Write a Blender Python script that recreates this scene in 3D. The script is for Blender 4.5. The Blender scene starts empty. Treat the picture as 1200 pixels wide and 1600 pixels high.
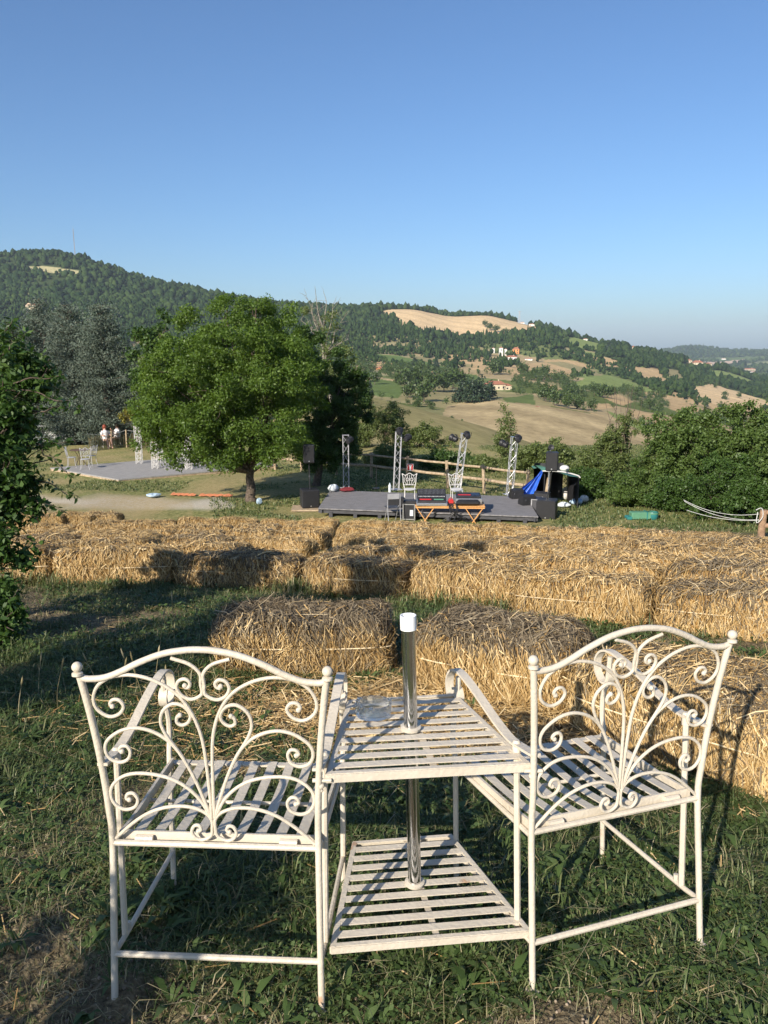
import bpy, math, random
import numpy as np
from mathutils import Vector, Matrix, Quaternion
PI = math.pi
random.seed(7)
scene = bpy.context.scene
# ------------------------------------------------------------------ camera
H = 1.6; PITCH = 0.211; FPX = 1202.0
cam_d = bpy.data.cameras.new("camera"); cam = bpy.data.objects.new("camera", cam_d)
scene.collection.objects.link(cam); scene.camera = cam
cam.location = (0, 0, H); cam.rotation_euler = (PI/2 - PITCH, 0, 0)
cam_d.sensor_fit = 'VERTICAL'; cam_d.sensor_height = 34.6; cam_d.lens = 34.6*FPX/1600
cam_d.clip_start = 0.05; cam_d.clip_end = 60000
# ------------------------------------------------------------------ sky, sun, exposure
SUN_EL = math.radians(27); SUN_AZ = math.radians(180+31)      # clockwise from +Y, direction TO the sun
w = bpy.data.worlds.new("World"); scene.world = w; w.use_nodes = True
nt = w.node_tree; nt.nodes.clear()
sky = nt.nodes.new('ShaderNodeTexSky'); sky.sky_type = 'NISHITA'; sky.sun_disc = False
sky.sun_elevation = SUN_EL; sky.sun_rotation = SUN_AZ; sky.altitude = 0
sky.air_density = 1.0; sky.dust_density = 1.0; sky.ozone_density = 7.0
bg = nt.nodes.new('ShaderNodeBackground'); bg.inputs['Strength'].default_value = 0.088
wo = nt.nodes.new('ShaderNodeOutputWorld')
nt.links.new(sky.outputs[0], bg.inputs[0]); nt.links.new(bg.outputs[0], wo.inputs[0])
sd = bpy.data.lights.new("sun", 'SUN'); so = bpy.data.objects.new("sun", sd); scene.collection.objects.link(so)
sd.energy = 4.5; sd.angle = math.radians(0.53); sd.color = (1.0, 0.91, 0.79)
tosun = Vector((math.sin(SUN_AZ)*math.cos(SUN_EL), math.cos(SUN_AZ)*math.cos(SUN_EL), math.sin(SUN_EL)))
so.rotation_euler = tosun.to_track_quat('Z', 'Y').to_euler(); so.location = tosun*50
scene.view_settings.view_transform = 'Standard'; scene.view_settings.look = 'None'
scene.view_settings.exposure = 0.72; scene.view_settings.gamma = 1.0
scene.cycles.use_denoising = True
scene.cycles.use_adaptive_sampling = True; scene.cycles.adaptive_threshold = 0.02
scene.cycles.max_bounces = 12; scene.cycles.diffuse_bounces = 3; scene.cycles.glossy_bounces = 3
scene.cycles.transmission_bounces = 12; scene.cycles.volume_bounces = 0; scene.cycles.transparent_max_bounces = 8
# ------------------------------------------------------------------ maths helpers
CP, SP = math.cos(PITCH), math.sin(PITCH)
def proj(X, Y, Z):
    Z = Z-H; zc = Y*CP - Z*SP; v = -(Y*SP + Z*CP)
    return 600+FPX*X/zc, 800+FPX*v/zc
def unproj(px, py, Y):
    """the point of a pixel's sight line that lies at forward distance Y"""
    u = (px-600)/FPX; v = (py-800)/FPX
    F = CP - v*SP; D = SP + v*CP
    t = Y/F
    return u*t, Y, H - D*t
GY = np.array([-30, -4, 0, 1.53, 4.1, 5.35, 6, 7, 8.5, 10, 13.2, 16, 18, 20, 22, 27, 30, 45, 52, 62, 80, 200])
GZ = np.array([2.8, .45, .14, 0, -.235, -.38, -.47, -.62, -.92, -1.25, -1.95, -2.5, -2.85, -3.2, -3.5, -3.72, -3.82, -4.05, -5, -10, -18, -40])
def gz(Y):
    return np.interp(Y, GY, GZ)
def hash2(ix, iy, seed):
    h = (ix.astype(np.int64)*374761393 + iy.astype(np.int64)*668265263 + seed*974634777) & 0x7fffffff
    h = ((h ^ (h >> 13))*1274126177) & 0x7fffffff
    return ((h ^ (h >> 16)) & 0xffff)/65535.0
def noise2(x, y, seed=0):
    x = np.asarray(x, float); y = np.asarray(y, float)
    ix = np.floor(x); iy = np.floor(y); fx = x-ix; fy = y-iy
    fx = fx*fx*(3-2*fx); fy = fy*fy*(3-2*fy)
    a = hash2(ix, iy, seed); b = hash2(ix+1, iy, seed); c = hash2(ix, iy+1, seed); d = hash2(ix+1, iy+1, seed)
    return (a*(1-fx)+b*fx)*(1-fy) + (c*(1-fx)+d*fx)*fy
def fbm(x, y, o=4, seed=0):
    s = 0; a = .5; x = np.asarray(x, float); y = np.asarray(y, float)
    for i in range(o):
        s = s+a*noise2(x, y, seed+i*17); x = x*2.03+5.1; y = y*2.03+3.7; a *= .5
    return s/(1-.5**o)
def noise3(p, sc, seed=0):
    x, y, z = p[:, 0]*sc, p[:, 1]*sc, p[:, 2]*sc
    return (noise2(x+z*.37, y-z*.21, seed)+noise2(y+x*.31, z+x*.17, seed+5)+noise2(z-y*.23, x+y*.29, seed+9))/3
def ground(X, Y):
    X = np.asarray(X, float); Y = np.asarray(Y, float)
    near = np.clip(1-(Y-7)/6, 0, 1)
    return gz(Y) + (fbm(X*2.2, Y*2.2, 3, 3)-.5)*.05*near + (fbm(X*.35, Y*.35, 2, 8)-.5)*.12*np.clip((np.abs(Y-2)-2)/5, 0, 1) + (fbm(X*9, Y*9, 3, 51)-.5)*.055*np.clip(1-(Y-6)/5, 0, 1)
def gp(px, py, dz=0.0, y0=1.2, y1=60):
    """where a pixel's sight line meets the ground (plus dz)"""
    Ys = np.exp(np.linspace(math.log(y0), math.log(y1), 900))
    u = (px-600)/FPX; v = (py-800)/FPX; F = CP-v*SP; D = SP+v*CP
    zs = H-D*Ys/F; g = gz(Ys)+dz
    k = np.where(zs <= g)[0]
    Y = Ys[k[0]] if len(k) else y1
    t = Y/F
    return Vector((u*t, Y, float(gz(Y)+dz)))
def pxm(px, Y):                      # metres per pixel at a forward distance
    return (Y*CP + 3*SP)/FPX if Y > 10 else Y*1.06/FPX
# ------------------------------------------------------------------ object helpers
COL = scene.collection
def tag(o, label=None, cat=None, group=None, kind=None):
    if label: o['label'] = label
    if cat: o['category'] = cat
    if group: o['group'] = group
    if kind: o['kind'] = kind
    return o
def empty(name, loc=(0, 0, 0), rz=0, label=None, cat=None, group=None):
    o = bpy.data.objects.new(name, None); COL.objects.link(o)
    o.location = loc; o.rotation_euler = (0, 0, rz); o.empty_display_size = .1
    return tag(o, label, cat, group)
def link(name, me, parent=None, mats=None):
    o = bpy.data.objects.new(name, me); COL.objects.link(o)
    if parent: o.parent = parent
    return o
def npmesh(name, verts, quads=None, tris=None, mats=(), midx=None, smooth=False):
    me = bpy.data.meshes.new(name)
    verts = np.asarray(verts, np.float32).reshape(-1, 3)
    loops = []; starts = []; n = 0
    if quads is not None and len(quads):
        q = np.asarray(quads, np.int32).reshape(-1, 4); loops.append(q.ravel()); starts.append(np.arange(len(q))*4); n = len(q)*4
    if tris is not None and len(tris):
        t = np.asarray(tris, np.int32).reshape(-1, 3); loops.append(t.ravel()); starts.append(n+np.arange(len(t))*3)
    loops = np.concatenate(loops).astype(np.int32); starts = np.concatenate(starts).astype(np.int32)
    me.vertices.add(len(verts)); me.vertices.foreach_set('co', verts.ravel())
    me.loops.add(len(loops)); me.loops.foreach_set('vertex_index', loops)
    me.polygons.add(len(starts)); me.polygons.foreach_set('loop_start', starts)
    for m in mats: me.materials.append(m)
    if midx is not None: me.polygons.foreach_set('material_index', np.asarray(midx, np.int32))
    if smooth: me.polygons.foreach_set('use_smooth', np.ones(len(starts), bool))
    me.update(calc_edges=True)
    return me
def catmull(pts, n=6, closed=False):
    P = [Vector(p) for p in pts]; out = []
    if len(P) < 3:
        return P
    m = len(P)
    for i in range(m-1 if not closed else m):
        p0 = P[i-1] if (i > 0 or closed) else P[0]*2-P[1]
        p1 = P[i]; p2 = P[(i+1) % m]
        p3 = P[(i+2) % m] if (i+2 < m or closed) else P[-1]*2-P[-2]
        for k in range(n):
            t = k/n
            out.append(.5*((2*p1)+(p2-p0)*t+(2*p0-5*p1+4*p2-p3)*t*t+(3*p1-p0-3*p2+p3)*t**3))
    if not closed: out.append(P[-1])
    return out
class MB:
    def __init__(s): s.v = []; s.f = []; s.m = []; s.cur = 0; s.X = None
    def add(s, vs, fs):
        b = len(s.v)
        for p in vs:
            p = Vector(p)
            s.v.append(s.X @ p if s.X is not None else p)
        for f in fs: s.f.append([b+i for i in f]); s.m.append(s.cur)
        return s
    def box(s, c, size, rz=0, M=None, bev=0):
        hx, hy, hz = size[0]/2, size[1]/2, size[2]/2
        R = M if M is not None else Matrix.Rotation(rz, 3, 'Z')
        if bev <= 0:
            vs = [Vector(c)+R@Vector((x*hx, y*hy, z*hz)) for x in (-1, 1) for y in (-1, 1) for z in (-1, 1)]
            return s.add(vs, [(0, 1, 3, 2), (4, 6, 7, 5), (0, 4, 5, 1), (2, 3, 7, 6), (0, 2, 6, 4), (1, 5, 7, 3)])
        b = min(bev, hx*.9, hy*.9, hz*.9)
        rings = []
        for (z, k) in ((-hz, b), (-hz+b, 0), (hz-b, 0), (hz, b)):
            ax, ay = hx-k, hy-k; q = b*.7
            rings.append([(-ax+q, -ay, z), (ax-q, -ay, z), (ax, -ay+q, z), (ax, ay-q, z), (ax-q, ay, z), (-ax+q, ay, z), (-ax, ay-q, z), (-ax, -ay+q, z)])
        vs = [Vector(c)+R@Vector(p) for r in rings for p in r]
        fs = [tuple(range(7, -1, -1)), tuple(range(24, 32))]
        for i in range(3):
            for j in range(8):
                k = (j+1) % 8; fs.append((i*8+j, i*8+k, i*8+8+k, i*8+8+j))
        return s.add(vs, fs)
    def sweep(s, path, prof, up=None, closed=False, caps=True, rad=None, side=None):
        """prof: list of (a,b) offsets in the (side, up) frame"""
        P = [Vector(p) for p in path]; n = len(P); k = len(prof)
        T = []
        for i in range(n):
            a = P[i-1] if (i > 0 or closed) else P[i]; b = P[(i+1) % n] if (i < n-1 or closed) else P[i]
            t = (b-a); T.append(t.normalized() if t.length > 1e-9 else Vector((0, 0, 1)))
        if side is not None: U = [Vector(side).cross(t).normalized() for t in T]
        elif up is None:
            u = T[0].orthogonal().normalized(); U = [u]
            for i in range(1, n):
                q = T[i-1].rotation_difference(T[i]); u = q@u; U.append(u)
        else:
            U = []
            for t in T:
                q = Vector(up)-t*t.dot(Vector(up)); U.append(q.normalized() if q.length > 1e-6 else t.orthogonal().normalized())
        vs = []
        for i in range(n):
            side = T[i].cross(U[i]); r = rad[i] if rad else 1
            for a, b in prof: vs.append(P[i]+side*a*r+U[i]*b*r)
        fs = []
        for i in range(n if closed else n-1):
            j = (i+1) % n
            for q in range(k):
                r = (q+1) % k; fs.append((i*k+q, i*k+r, j*k+r, j*k+q))
        if caps and not closed:
            fs.append(tuple(range(k-1, -1, -1))); fs.append(tuple((n-1)*k+q for q in range(k)))
        return s.add(vs, fs)
    def tube(s, path, r, n=8, closed=False, rad=None, caps=True):
        return s.sweep(path, [(r*math.cos(2*PI*i/n), r*math.sin(2*PI*i/n)) for i in range(n)], closed=closed, rad=rad, caps=caps)
    def bar(s, path, wd, th, up=(0, 0, 1)):
        return s.sweep(path, [(-wd/2, -th/2), (wd/2, -th/2), (wd/2, th/2), (-wd/2, th/2)], up=up)
    def lathe(s, prof, c=(0, 0, 0), n=16, M=None):
        R = M if M is not None else Matrix.Identity(3); vs = []; fs = []
        for r, z in prof:
            for i in range(n):
                a = 2*PI*i/n; vs.append(Vector(c)+R@Vector((r*math.cos(a), r*math.sin(a), z)))
        for j in range(len(prof)-1):
            for i in range(n):
                k = (i+1) % n; fs.append((j*n+i, j*n+k, j*n+n+k, j*n+n+i))
        if prof[0][0] > 1e-6: fs.append(tuple(range(n-1, -1, -1)))
        if prof[-1][0] > 1e-6: fs.append(tuple((len(prof)-1)*n+i for i in range(n)))
        return s.add(vs, fs)
    def ball(s, c, r, n=12, m=8, sc=(1, 1, 1)):
        vs = []; fs = []
        for j in range(m+1):
            th = PI*j/m; rr = max(math.sin(th), 1e-3)
            for i in range(n):
                a = 2*PI*i/n; vs.append(Vector(c)+Vector((r*rr*math.cos(a)*sc[0], r*rr*math.sin(a)*sc[1], -r*math.cos(th)*sc[2])))
        for j in range(m):
            for i in range(n):
                k = (i+1) % n; fs.append((j*n+i, j*n+k, j*n+n+k, j*n+n+i))
        return s.add(vs, fs)
    def prism(s, poly, z0, z1, M=None):
        n = len(poly); vs = [(x, y, z0) for x, y in poly]+[(x, y, z1) for x, y in poly]
        if M is not None: vs = [M@Vector(v) for v in vs]
        fs = [tuple(range(n-1, -1, -1)), tuple(range(n, 2*n))]+[(i, (i+1) % n, n+(i+1) % n, n+i) for i in range(n)]
        return s.add(vs, fs)
    def build(s, name, mats, parent=None, smooth=False, auto=None):
        me = bpy.data.meshes.new(name)
        me.from_pydata([tuple(v) for v in s.v], [], s.f)
        if not isinstance(mats, (list, tuple)): mats = [mats]
        for m in mats: me.materials.append(m)
        me.polygons.foreach_set('material_index', s.m)
        if smooth:
            me.polygons.foreach_set('use_smooth', [True]*len(me.polygons))
            try: me.set_sharp_from_angle(angle=math.radians(auto or 40))
            except Exception: pass
        me.update()
        return link(name, me, parent)
def copy_tree(o, parent=None):
    c = o.copy(); COL.objects.link(c); c.parent = parent
    for ch in [x for x in scene.objects if x.parent == o]: copy_tree(ch, c)
    return c
# ------------------------------------------------------------------ materials
def mat(name, stops, rough=.6, scale=6, detail=4, bump=0, bscale=None, island=False, metal=0, trans=0, spec=.4, coord='Object', stretch=None, mixn=0):
    m = bpy.data.materials.new(name); m.use_nodes = True; n = m.node_tree; N = n.nodes; L = n.links
    N.clear(); out = N.new('ShaderNodeOutputMaterial'); p = N.new('ShaderNodeBsdfPrincipled')
    p.inputs['Roughness'].default_value = rough; p.inputs['Metallic'].default_value = metal
    p.inputs['Specular IOR Level'].default_value = spec
    tc = N.new('ShaderNodeTexCoord'); mp = N.new('ShaderNodeMapping'); L.new(tc.outputs[coord], mp.inputs[0])
    if stretch: mp.inputs['Scale'].default_value = stretch
    no = N.new('ShaderNodeTexNoise'); no.inputs['Scale'].default_value = scale; no.inputs['Detail'].default_value = detail
    L.new(mp.outputs[0], no.inputs['Vector'])
    cr = N.new('ShaderNodeValToRGB'); e = cr.color_ramp.elements
    while len(e) > 1: e.remove(e[-1])
    e[0].position = stops[0][0]; e[0].color = (*stops[0][1], 1)
    for q, c in stops[1:]:
        k = e.new(q); k.color = (*c, 1)
    if island:
        g = N.new('ShaderNodeNewGeometry')
        if mixn:
            mx = N.new('ShaderNodeMix'); mx.inputs[0].default_value = mixn
            L.new(g.outputs['Random Per Island'], mx.inputs[2]); L.new(no.outputs[0], mx.inputs[3]); L.new(mx.outputs[0], cr.inputs[0])
        else: L.new(g.outputs['Random Per Island'], cr.inputs[0])
    else: L.new(no.outputs[0], cr.inputs[0])
    L.new(cr.outputs[0], p.inputs['Base Color'])
    if bump:
        b = N.new('ShaderNodeBump'); b.inputs['Strength'].default_value = bump; b.inputs['Distance'].default_value = .02
        n2 = N.new('ShaderNodeTexNoise'); n2.inputs['Scale'].default_value = bscale or scale*4; n2.inputs['Detail'].default_value = 4
        L.new(mp.outputs[0], n2.inputs['Vector']); L.new(n2.outputs[0], b.inputs['Height']); L.new(b.outputs[0], p.inputs['Normal'])
    if trans:
        t = N.new('ShaderNodeBsdfTranslucent'); mx = N.new('ShaderNodeMixShader'); mx.inputs[0].default_value = trans
        hs = N.new('ShaderNodeHueSaturation'); hs.inputs['Value'].default_value = 1.5; hs.inputs['Saturation'].default_value = 1.15
        hs.inputs['Hue'].default_value = .49
        L.new(cr.outputs[0], hs.inputs['Color']); L.new(hs.outputs[0], t.inputs['Color'])
        L.new(p.outputs[0], mx.inputs[1]); L.new(t.outputs[0], mx.inputs[2]); L.new(mx.outputs[0], out.inputs[0])
    else: L.new(p.outputs[0], out.inputs[0])
    return m
def flat(name, c, rough=.6, var=.12, **k):
    a = tuple(x*(1-var) for x in c); b = tuple(min(1, x*(1+var)) for x in c)
    return mat(name, [(.3, a), (.7, b)], rough, **k)
M_cream = mat("cream_paint", [(0, (.20, .09, .04)), (.25, (.45, .30, .19)), (.29, (.52, .46, .36)), (.45, (.57, .505, .40)), (.8, (.63, .565, .455))], .45, 11, 6, bump=.15, bscale=90, spec=.4)
M_chrome = mat("chrome", [(0, (.52, .52, .53)), (1, (.72, .72, .72))], .12, 30, metal=1, bump=.02, bscale=60)
M_whitepl = flat("white_plastic", (.82, .82, .80), .4, .03)
M_straw = mat("straw", [(0, (.19, .11, .038)), (.3, (.36, .225, .082)), (.6, (.52, .36, .155)), (.85, (.67, .51, .27)), (1, (.80, .66, .41))], .55, 9, island=True, mixn=.25, spec=.35)
M_strawgrey = mat("weathered_straw", [(0, (.07, .052, .034)), (.4, (.14, .108, .068)), (.75, (.24, .19, .12)), (1, (.46, .38, .25))], .7, 9, island=True, mixn=.25, spec=.2)
M_strawbody = mat("straw_body", [(.3, (.11, .055, .015)), (.5, (.27, .15, .045)), (.7, (.42, .26, .09))], .8, 22, 8, bump=1, bscale=60, spec=.1)
M_twine = flat("twine", (.72, .58, .36), .7)
M_bark = mat("bark", [(.3, (.06, .045, .035)), (.6, (.14, .11, .085)), (.8, (.22, .18, .14))], .9, 14, 6, bump=.8, bscale=40, spec=.1)
M_wood = mat("fence_wood", [(.3, (.26, .19, .12)), (.7, (.48, .38, .26))], .8, 8, bump=.3, spec=.15)
M_plank = mat("stage_planks", [(.3, (.13, .125, .125)), (.7, (.26, .25, .25))], .75, 6, stretch=(.6, 9, 1), spec=.2)
M_deck = mat("deck_boards", [(.3, (.24, .23, .22)), (.7, (.34, .33, .31))], .8, 3, stretch=(1, 6, 1), spec=.15)
M_black = flat("black_plastic", (.022, .022, .024), .5, .2)
M_grille = flat("speaker_grille", (.012, .012, .013), .6, .2)
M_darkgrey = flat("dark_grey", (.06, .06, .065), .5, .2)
M_alu = mat("aluminium", [(.3, (.5, .5, .5)), (.7, (.66, .66, .66))], .35, 20, metal=.8)
M_whiteiron = flat("white_iron", (.62, .60, .56), .5, .06)
M_orangewood = mat("table_wood", [(.3, (.55, .27, .09)), (.7, (.68, .36, .13))], .55, 5, stretch=(6, 1, 1))
M_grey = flat("grey_metal", (.32, .32, .33), .45)
M_red = flat("red_paint", (.5, .03, .03), .5)
M_redcloth = flat("red_cloth", (.16, .02, .025), .9, .3)
M_bluetarp = mat("blue_tarp", [(.3, (.015, .07, .38)), (.7, (.03, .13, .6))], .35, 5, bump=.3)
M_green = flat("green_plastic", (.10, .25, .15), .5)
M_teal = flat("teal_plastic", (.03, .18, .17), .4)
M_bag = flat("white_bag", (.6, .64, .66), .5, .15, scale=8, bump=.4)
M_bluebag = flat("pale_blue_bag", (.38, .50, .60), .5, .35, scale=8, bump=.4)
M_orange = mat("orange_mesh", [(.35, (.60, .20, .08)), (.65, (.80, .30, .14))], .7, 30)
M_skin = flat("skin", (.50, .30, .22), .6, .05)
M_shirt = flat("white_shirt", (.72, .68, .66), .8, .06)
M_blueshirt = flat("dark_shirt", (.05, .06, .10), .8)
M_redhair = flat("red_hair", (.20, .04, .02), .6)
M_brownhair = flat("brown_hair", (.05, .03, .02), .6)
M_rope = flat("pale_rope", (.50, .50, .47), .7)
M_wallcream = flat("cream_wall", (.62, .52, .36), .85, .06)
M_wallwhite = flat("white_wall", (.72, .70, .64), .85, .05)
M_wallorange = flat("orange_wall", (.55, .25, .09), .85, .06)
M_roof = mat("roof_tiles", [(.3, (.26, .10, .06)), (.7, (.38, .17, .10))], .85, 2)
M_window = flat("window_dark", (.03, .035, .04), .2)
M_screen = flat("dark_screen", (.02, .025, .04), .2)
def leafm(name, cols, trans=.3, rough=.5):
    k = len(cols)-1
    return mat(name, [(i/k, c) for i, c in enumerate(cols)], rough, 1.3, island=True, mixn=.5, trans=trans, spec=.35)
M_leafc = leafm("leaves_fresh", [(.038, .072, .012), (.072, .128, .020), (.118, .188, .030), (.18, .26, .052)], .38)
M_leafd = leafm("leaves_dark", [(.022, .048, .010), (.042, .084, .016), (.07, .125, .028), (.11, .17, .045)], .25)
M_leafh = leafm("leaves_hedge", [(.036, .066, .014), (.068, .115, .024), (.11, .165, .042), (.17, .225, .075)], .3)
M_leafo = leafm("leaves_olive", [(.055, .082, .020), (.095, .13, .036), (.15, .19, .06), (.22, .24, .10)], .3)
M_leafnear = leafm("leaves_near", [(.022, .05, .010), (.040, .085, .018), (.07, .13, .03), (.17, .24, .07)], .3)
M_needle = leafm("needles_blue", [(.045, .062, .042), (.085, .112, .080), (.13, .165, .125), (.19, .18, .13)], .08, .7)
M_cyp = leafm("needles_dark", [(.010, .022, .010), (.02, .038, .015), (.035, .055, .022), (.045, .07, .03)], .08, .7)
M_flower = leafm("yellow_blossom", [(.06, .09, .02), (.20, .18, .03), (.34, .27, .05)], .2)
M_grass = mat("grass_blades", [(0, (.030, .050, .014)), (.3, (.062, .095, .028)), (.55, (.115, .15, .05)), (.74, (.19, .21, .09)), (.84, (.30, .26, .14)), (1, (.50, .42, .25))], .5, 2.2, island=True, mixn=.35, trans=.25, spec=.35)
M_clover = mat("clover_leaves", [(0, (.030, .055, .015)), (.5, (.07, .115, .032)), (.9, (.12, .17, .06)), (1, (.30, .30, .2))], .5, 2.2, island=True, mixn=.2, trans=.25, spec=.3)
M_dry = mat("dry_grass", [(0, (.13, .11, .05)), (.5, (.28, .24, .12)), (1, (.52, .45, .28))], .6, 3, island=True, trans=.2)
def glassm():
    m = bpy.data.materials.new("clear_glass"); m.use_nodes = True; p = m.node_tree.nodes['Principled BSDF']
    p.inputs['Transmission Weight'].default_value = 1; p.inputs['Roughness'].default_value = .02; p.inputs['IOR'].default_value = 1.5
    p.inputs['Base Color'].default_value = (.97, 1, 1, 1)
    N = m.node_tree.nodes; L = m.node_tree.links; t = N.new('ShaderNodeBsdfTransparent'); x = N.new('ShaderNodeMixShader'); x.inputs[0].default_value = .68
    L.new(t.outputs[0], x.inputs[1]); L.new(p.outputs[0], x.inputs[2]); L.new(x.outputs[0], N['Material Output'].inputs[0]); return m
M_glass = glassm()
#@@STRUCT
# ------------------------------------------------------------------ the ground near the camera
def inpoly(px, py, poly):
    px = np.asarray(px, float); py = np.asarray(py, float); c = np.zeros(px.shape, bool); n = len(poly)
    for i in range(n):
        x1, y1 = poly[i]; x2, y2 = poly[(i+1) % n]
        if y1 == y2: continue
        k = ((y1 > py) != (y2 > py)) & (px < (x2-x1)*(py-y1)/(y2-y1)+x1); c ^= k
    return c
def grid_mesh(P, nr, nc, mats, smooth=True):
    i = np.arange(nr-1)[:, None]*nc+np.arange(nc-1)[None, :]
    q = np.stack([i, i+1, i+nc+1, i+nc], -1).reshape(-1, 4)
    return npmesh("m", P, quads=q, mats=mats, smooth=smooth)
def setcol(me, name, rgb):
    a = me.color_attributes.new(name, 'FLOAT_COLOR', 'POINT')
    c = np.ones((len(rgb), 4), np.float32); c[:, :3] = rgb; a.data.foreach_set('color', c.ravel())
def grassy(X, Y):
    """0 bare .. 1 lush"""
    n = fbm(X*.9, Y*.9, 4, 21); m = fbm(X*3.1, Y*3.1, 3, 33)
    v = (n-.5)*2.6+(m-.5)*1.3+.62
    bare = np.exp(-(((X+.70)/.55)**2+((Y-1.60)/.24)**2))*.75 + np.exp(-(((X-.45)/.30)**2+((Y-1.55)/.14)**2))*1.1 + np.exp(-(((X-2.6)/.6)**2+((Y-3.4)/.6)**2))*.7 + np.exp(-(((X-1.75)/.35)**2+((Y-2.6)/.4)**2))*.4
    lush = .6*np.exp(-(((X+1.05)/.6)**2+((Y-2.25)/.38)**2)) + .25*np.exp(-(((X-.9)/.7)**2+((Y-2.0)/.3)**2)) + np.exp(-(((X+.35)/.5)**2+((Y-2.3)/.5)**2))*.35+np.exp(-(((X-.1)/.6)**2+((Y-2.6)/.45)**2))*.35
    straw = np.exp(-(((X-.05)/.6)**2+((Y-3.55)/.4)**2))*.7
    return np.clip(v-.02-bare+lush-straw-.3*np.clip((1.75-Y)/.4, 0, 1)*np.clip((fbm(X*2.3, Y*2.3, 2, 55)-.38)*5, 0, 1), 0, 1)
def make_ground():
    Ys = np.concatenate([np.arange(-4, .9, .18), np.arange(.9, 5, .022), np.arange(5, 9, .06), np.arange(9, 24, .2), np.arange(24, 48, .35), np.arange(48, 82, 2)])
    nc = 420; u = np.linspace(-1, 1, nc); u = np.sign(u)*np.abs(u)**1.25
    X = u[None, :]*(2.6+np.clip(Ys, 0, 99)*.95)[:, None]; Y = np.repeat(Ys[:, None], nc, 1)
    Z = ground(X, Y)
    amp = np.clip(1-(Y-6)/5, 0, 1)
    Z = Z+(fbm(X*34, Y*34, 2, 52)-.5)*.018*amp
    P = np.stack([X, Y, Z], -1).reshape(-1, 3)
    x, y = P[:, 0], P[:, 1]; g = grassy(x, y)
    px, py = proj(x, np.maximum(y, .3), P[:, 2])
    nn = fbm(x*.7, y*.7, 3, 61)
    grav = np.clip(1-np.abs((py-(786+(nn-.5)*16))/11), 0, 1)*((px < 330+nn*60) & (px > -300) & (y > 18) & (y < 34))*1.6
    dry = np.clip((py-760)/30, 0, 1)*(px < 300)*(y > 18)*(y < 34)*.3
    straw = np.exp(-(((x-.05)/.7)**2+((y-3.5)/.45)**2))*1.0 + np.clip((y-6)/3, 0, 1)*np.clip((21-y)/1.5, 0, 1)*.75
    straw = straw*np.clip((fbm(x*2, y*2, 3, 71)-.28)*2.5, 0, 1)
    lawn = np.clip((y-21)/2, 0, 1)
    gg = np.where(y > 21, np.clip((fbm(x*.45, y*.45, 4, 77)-.5)*1.6+.55-dry, 0, 1), g)
    straw = np.where(y > 21, np.clip((.62-gg)*1.5, 0, .8)*np.clip((60-y)/10, 0, 1), straw)
    me = grid_mesh(P, len(Ys), nc, [M_ground]); setcol(me, 'cover', np.stack([gg, np.clip(grav, 0, 1), np.clip(straw, 0, 1)], 1))
    return tag(link('ground', me), kind='structure')
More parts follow.
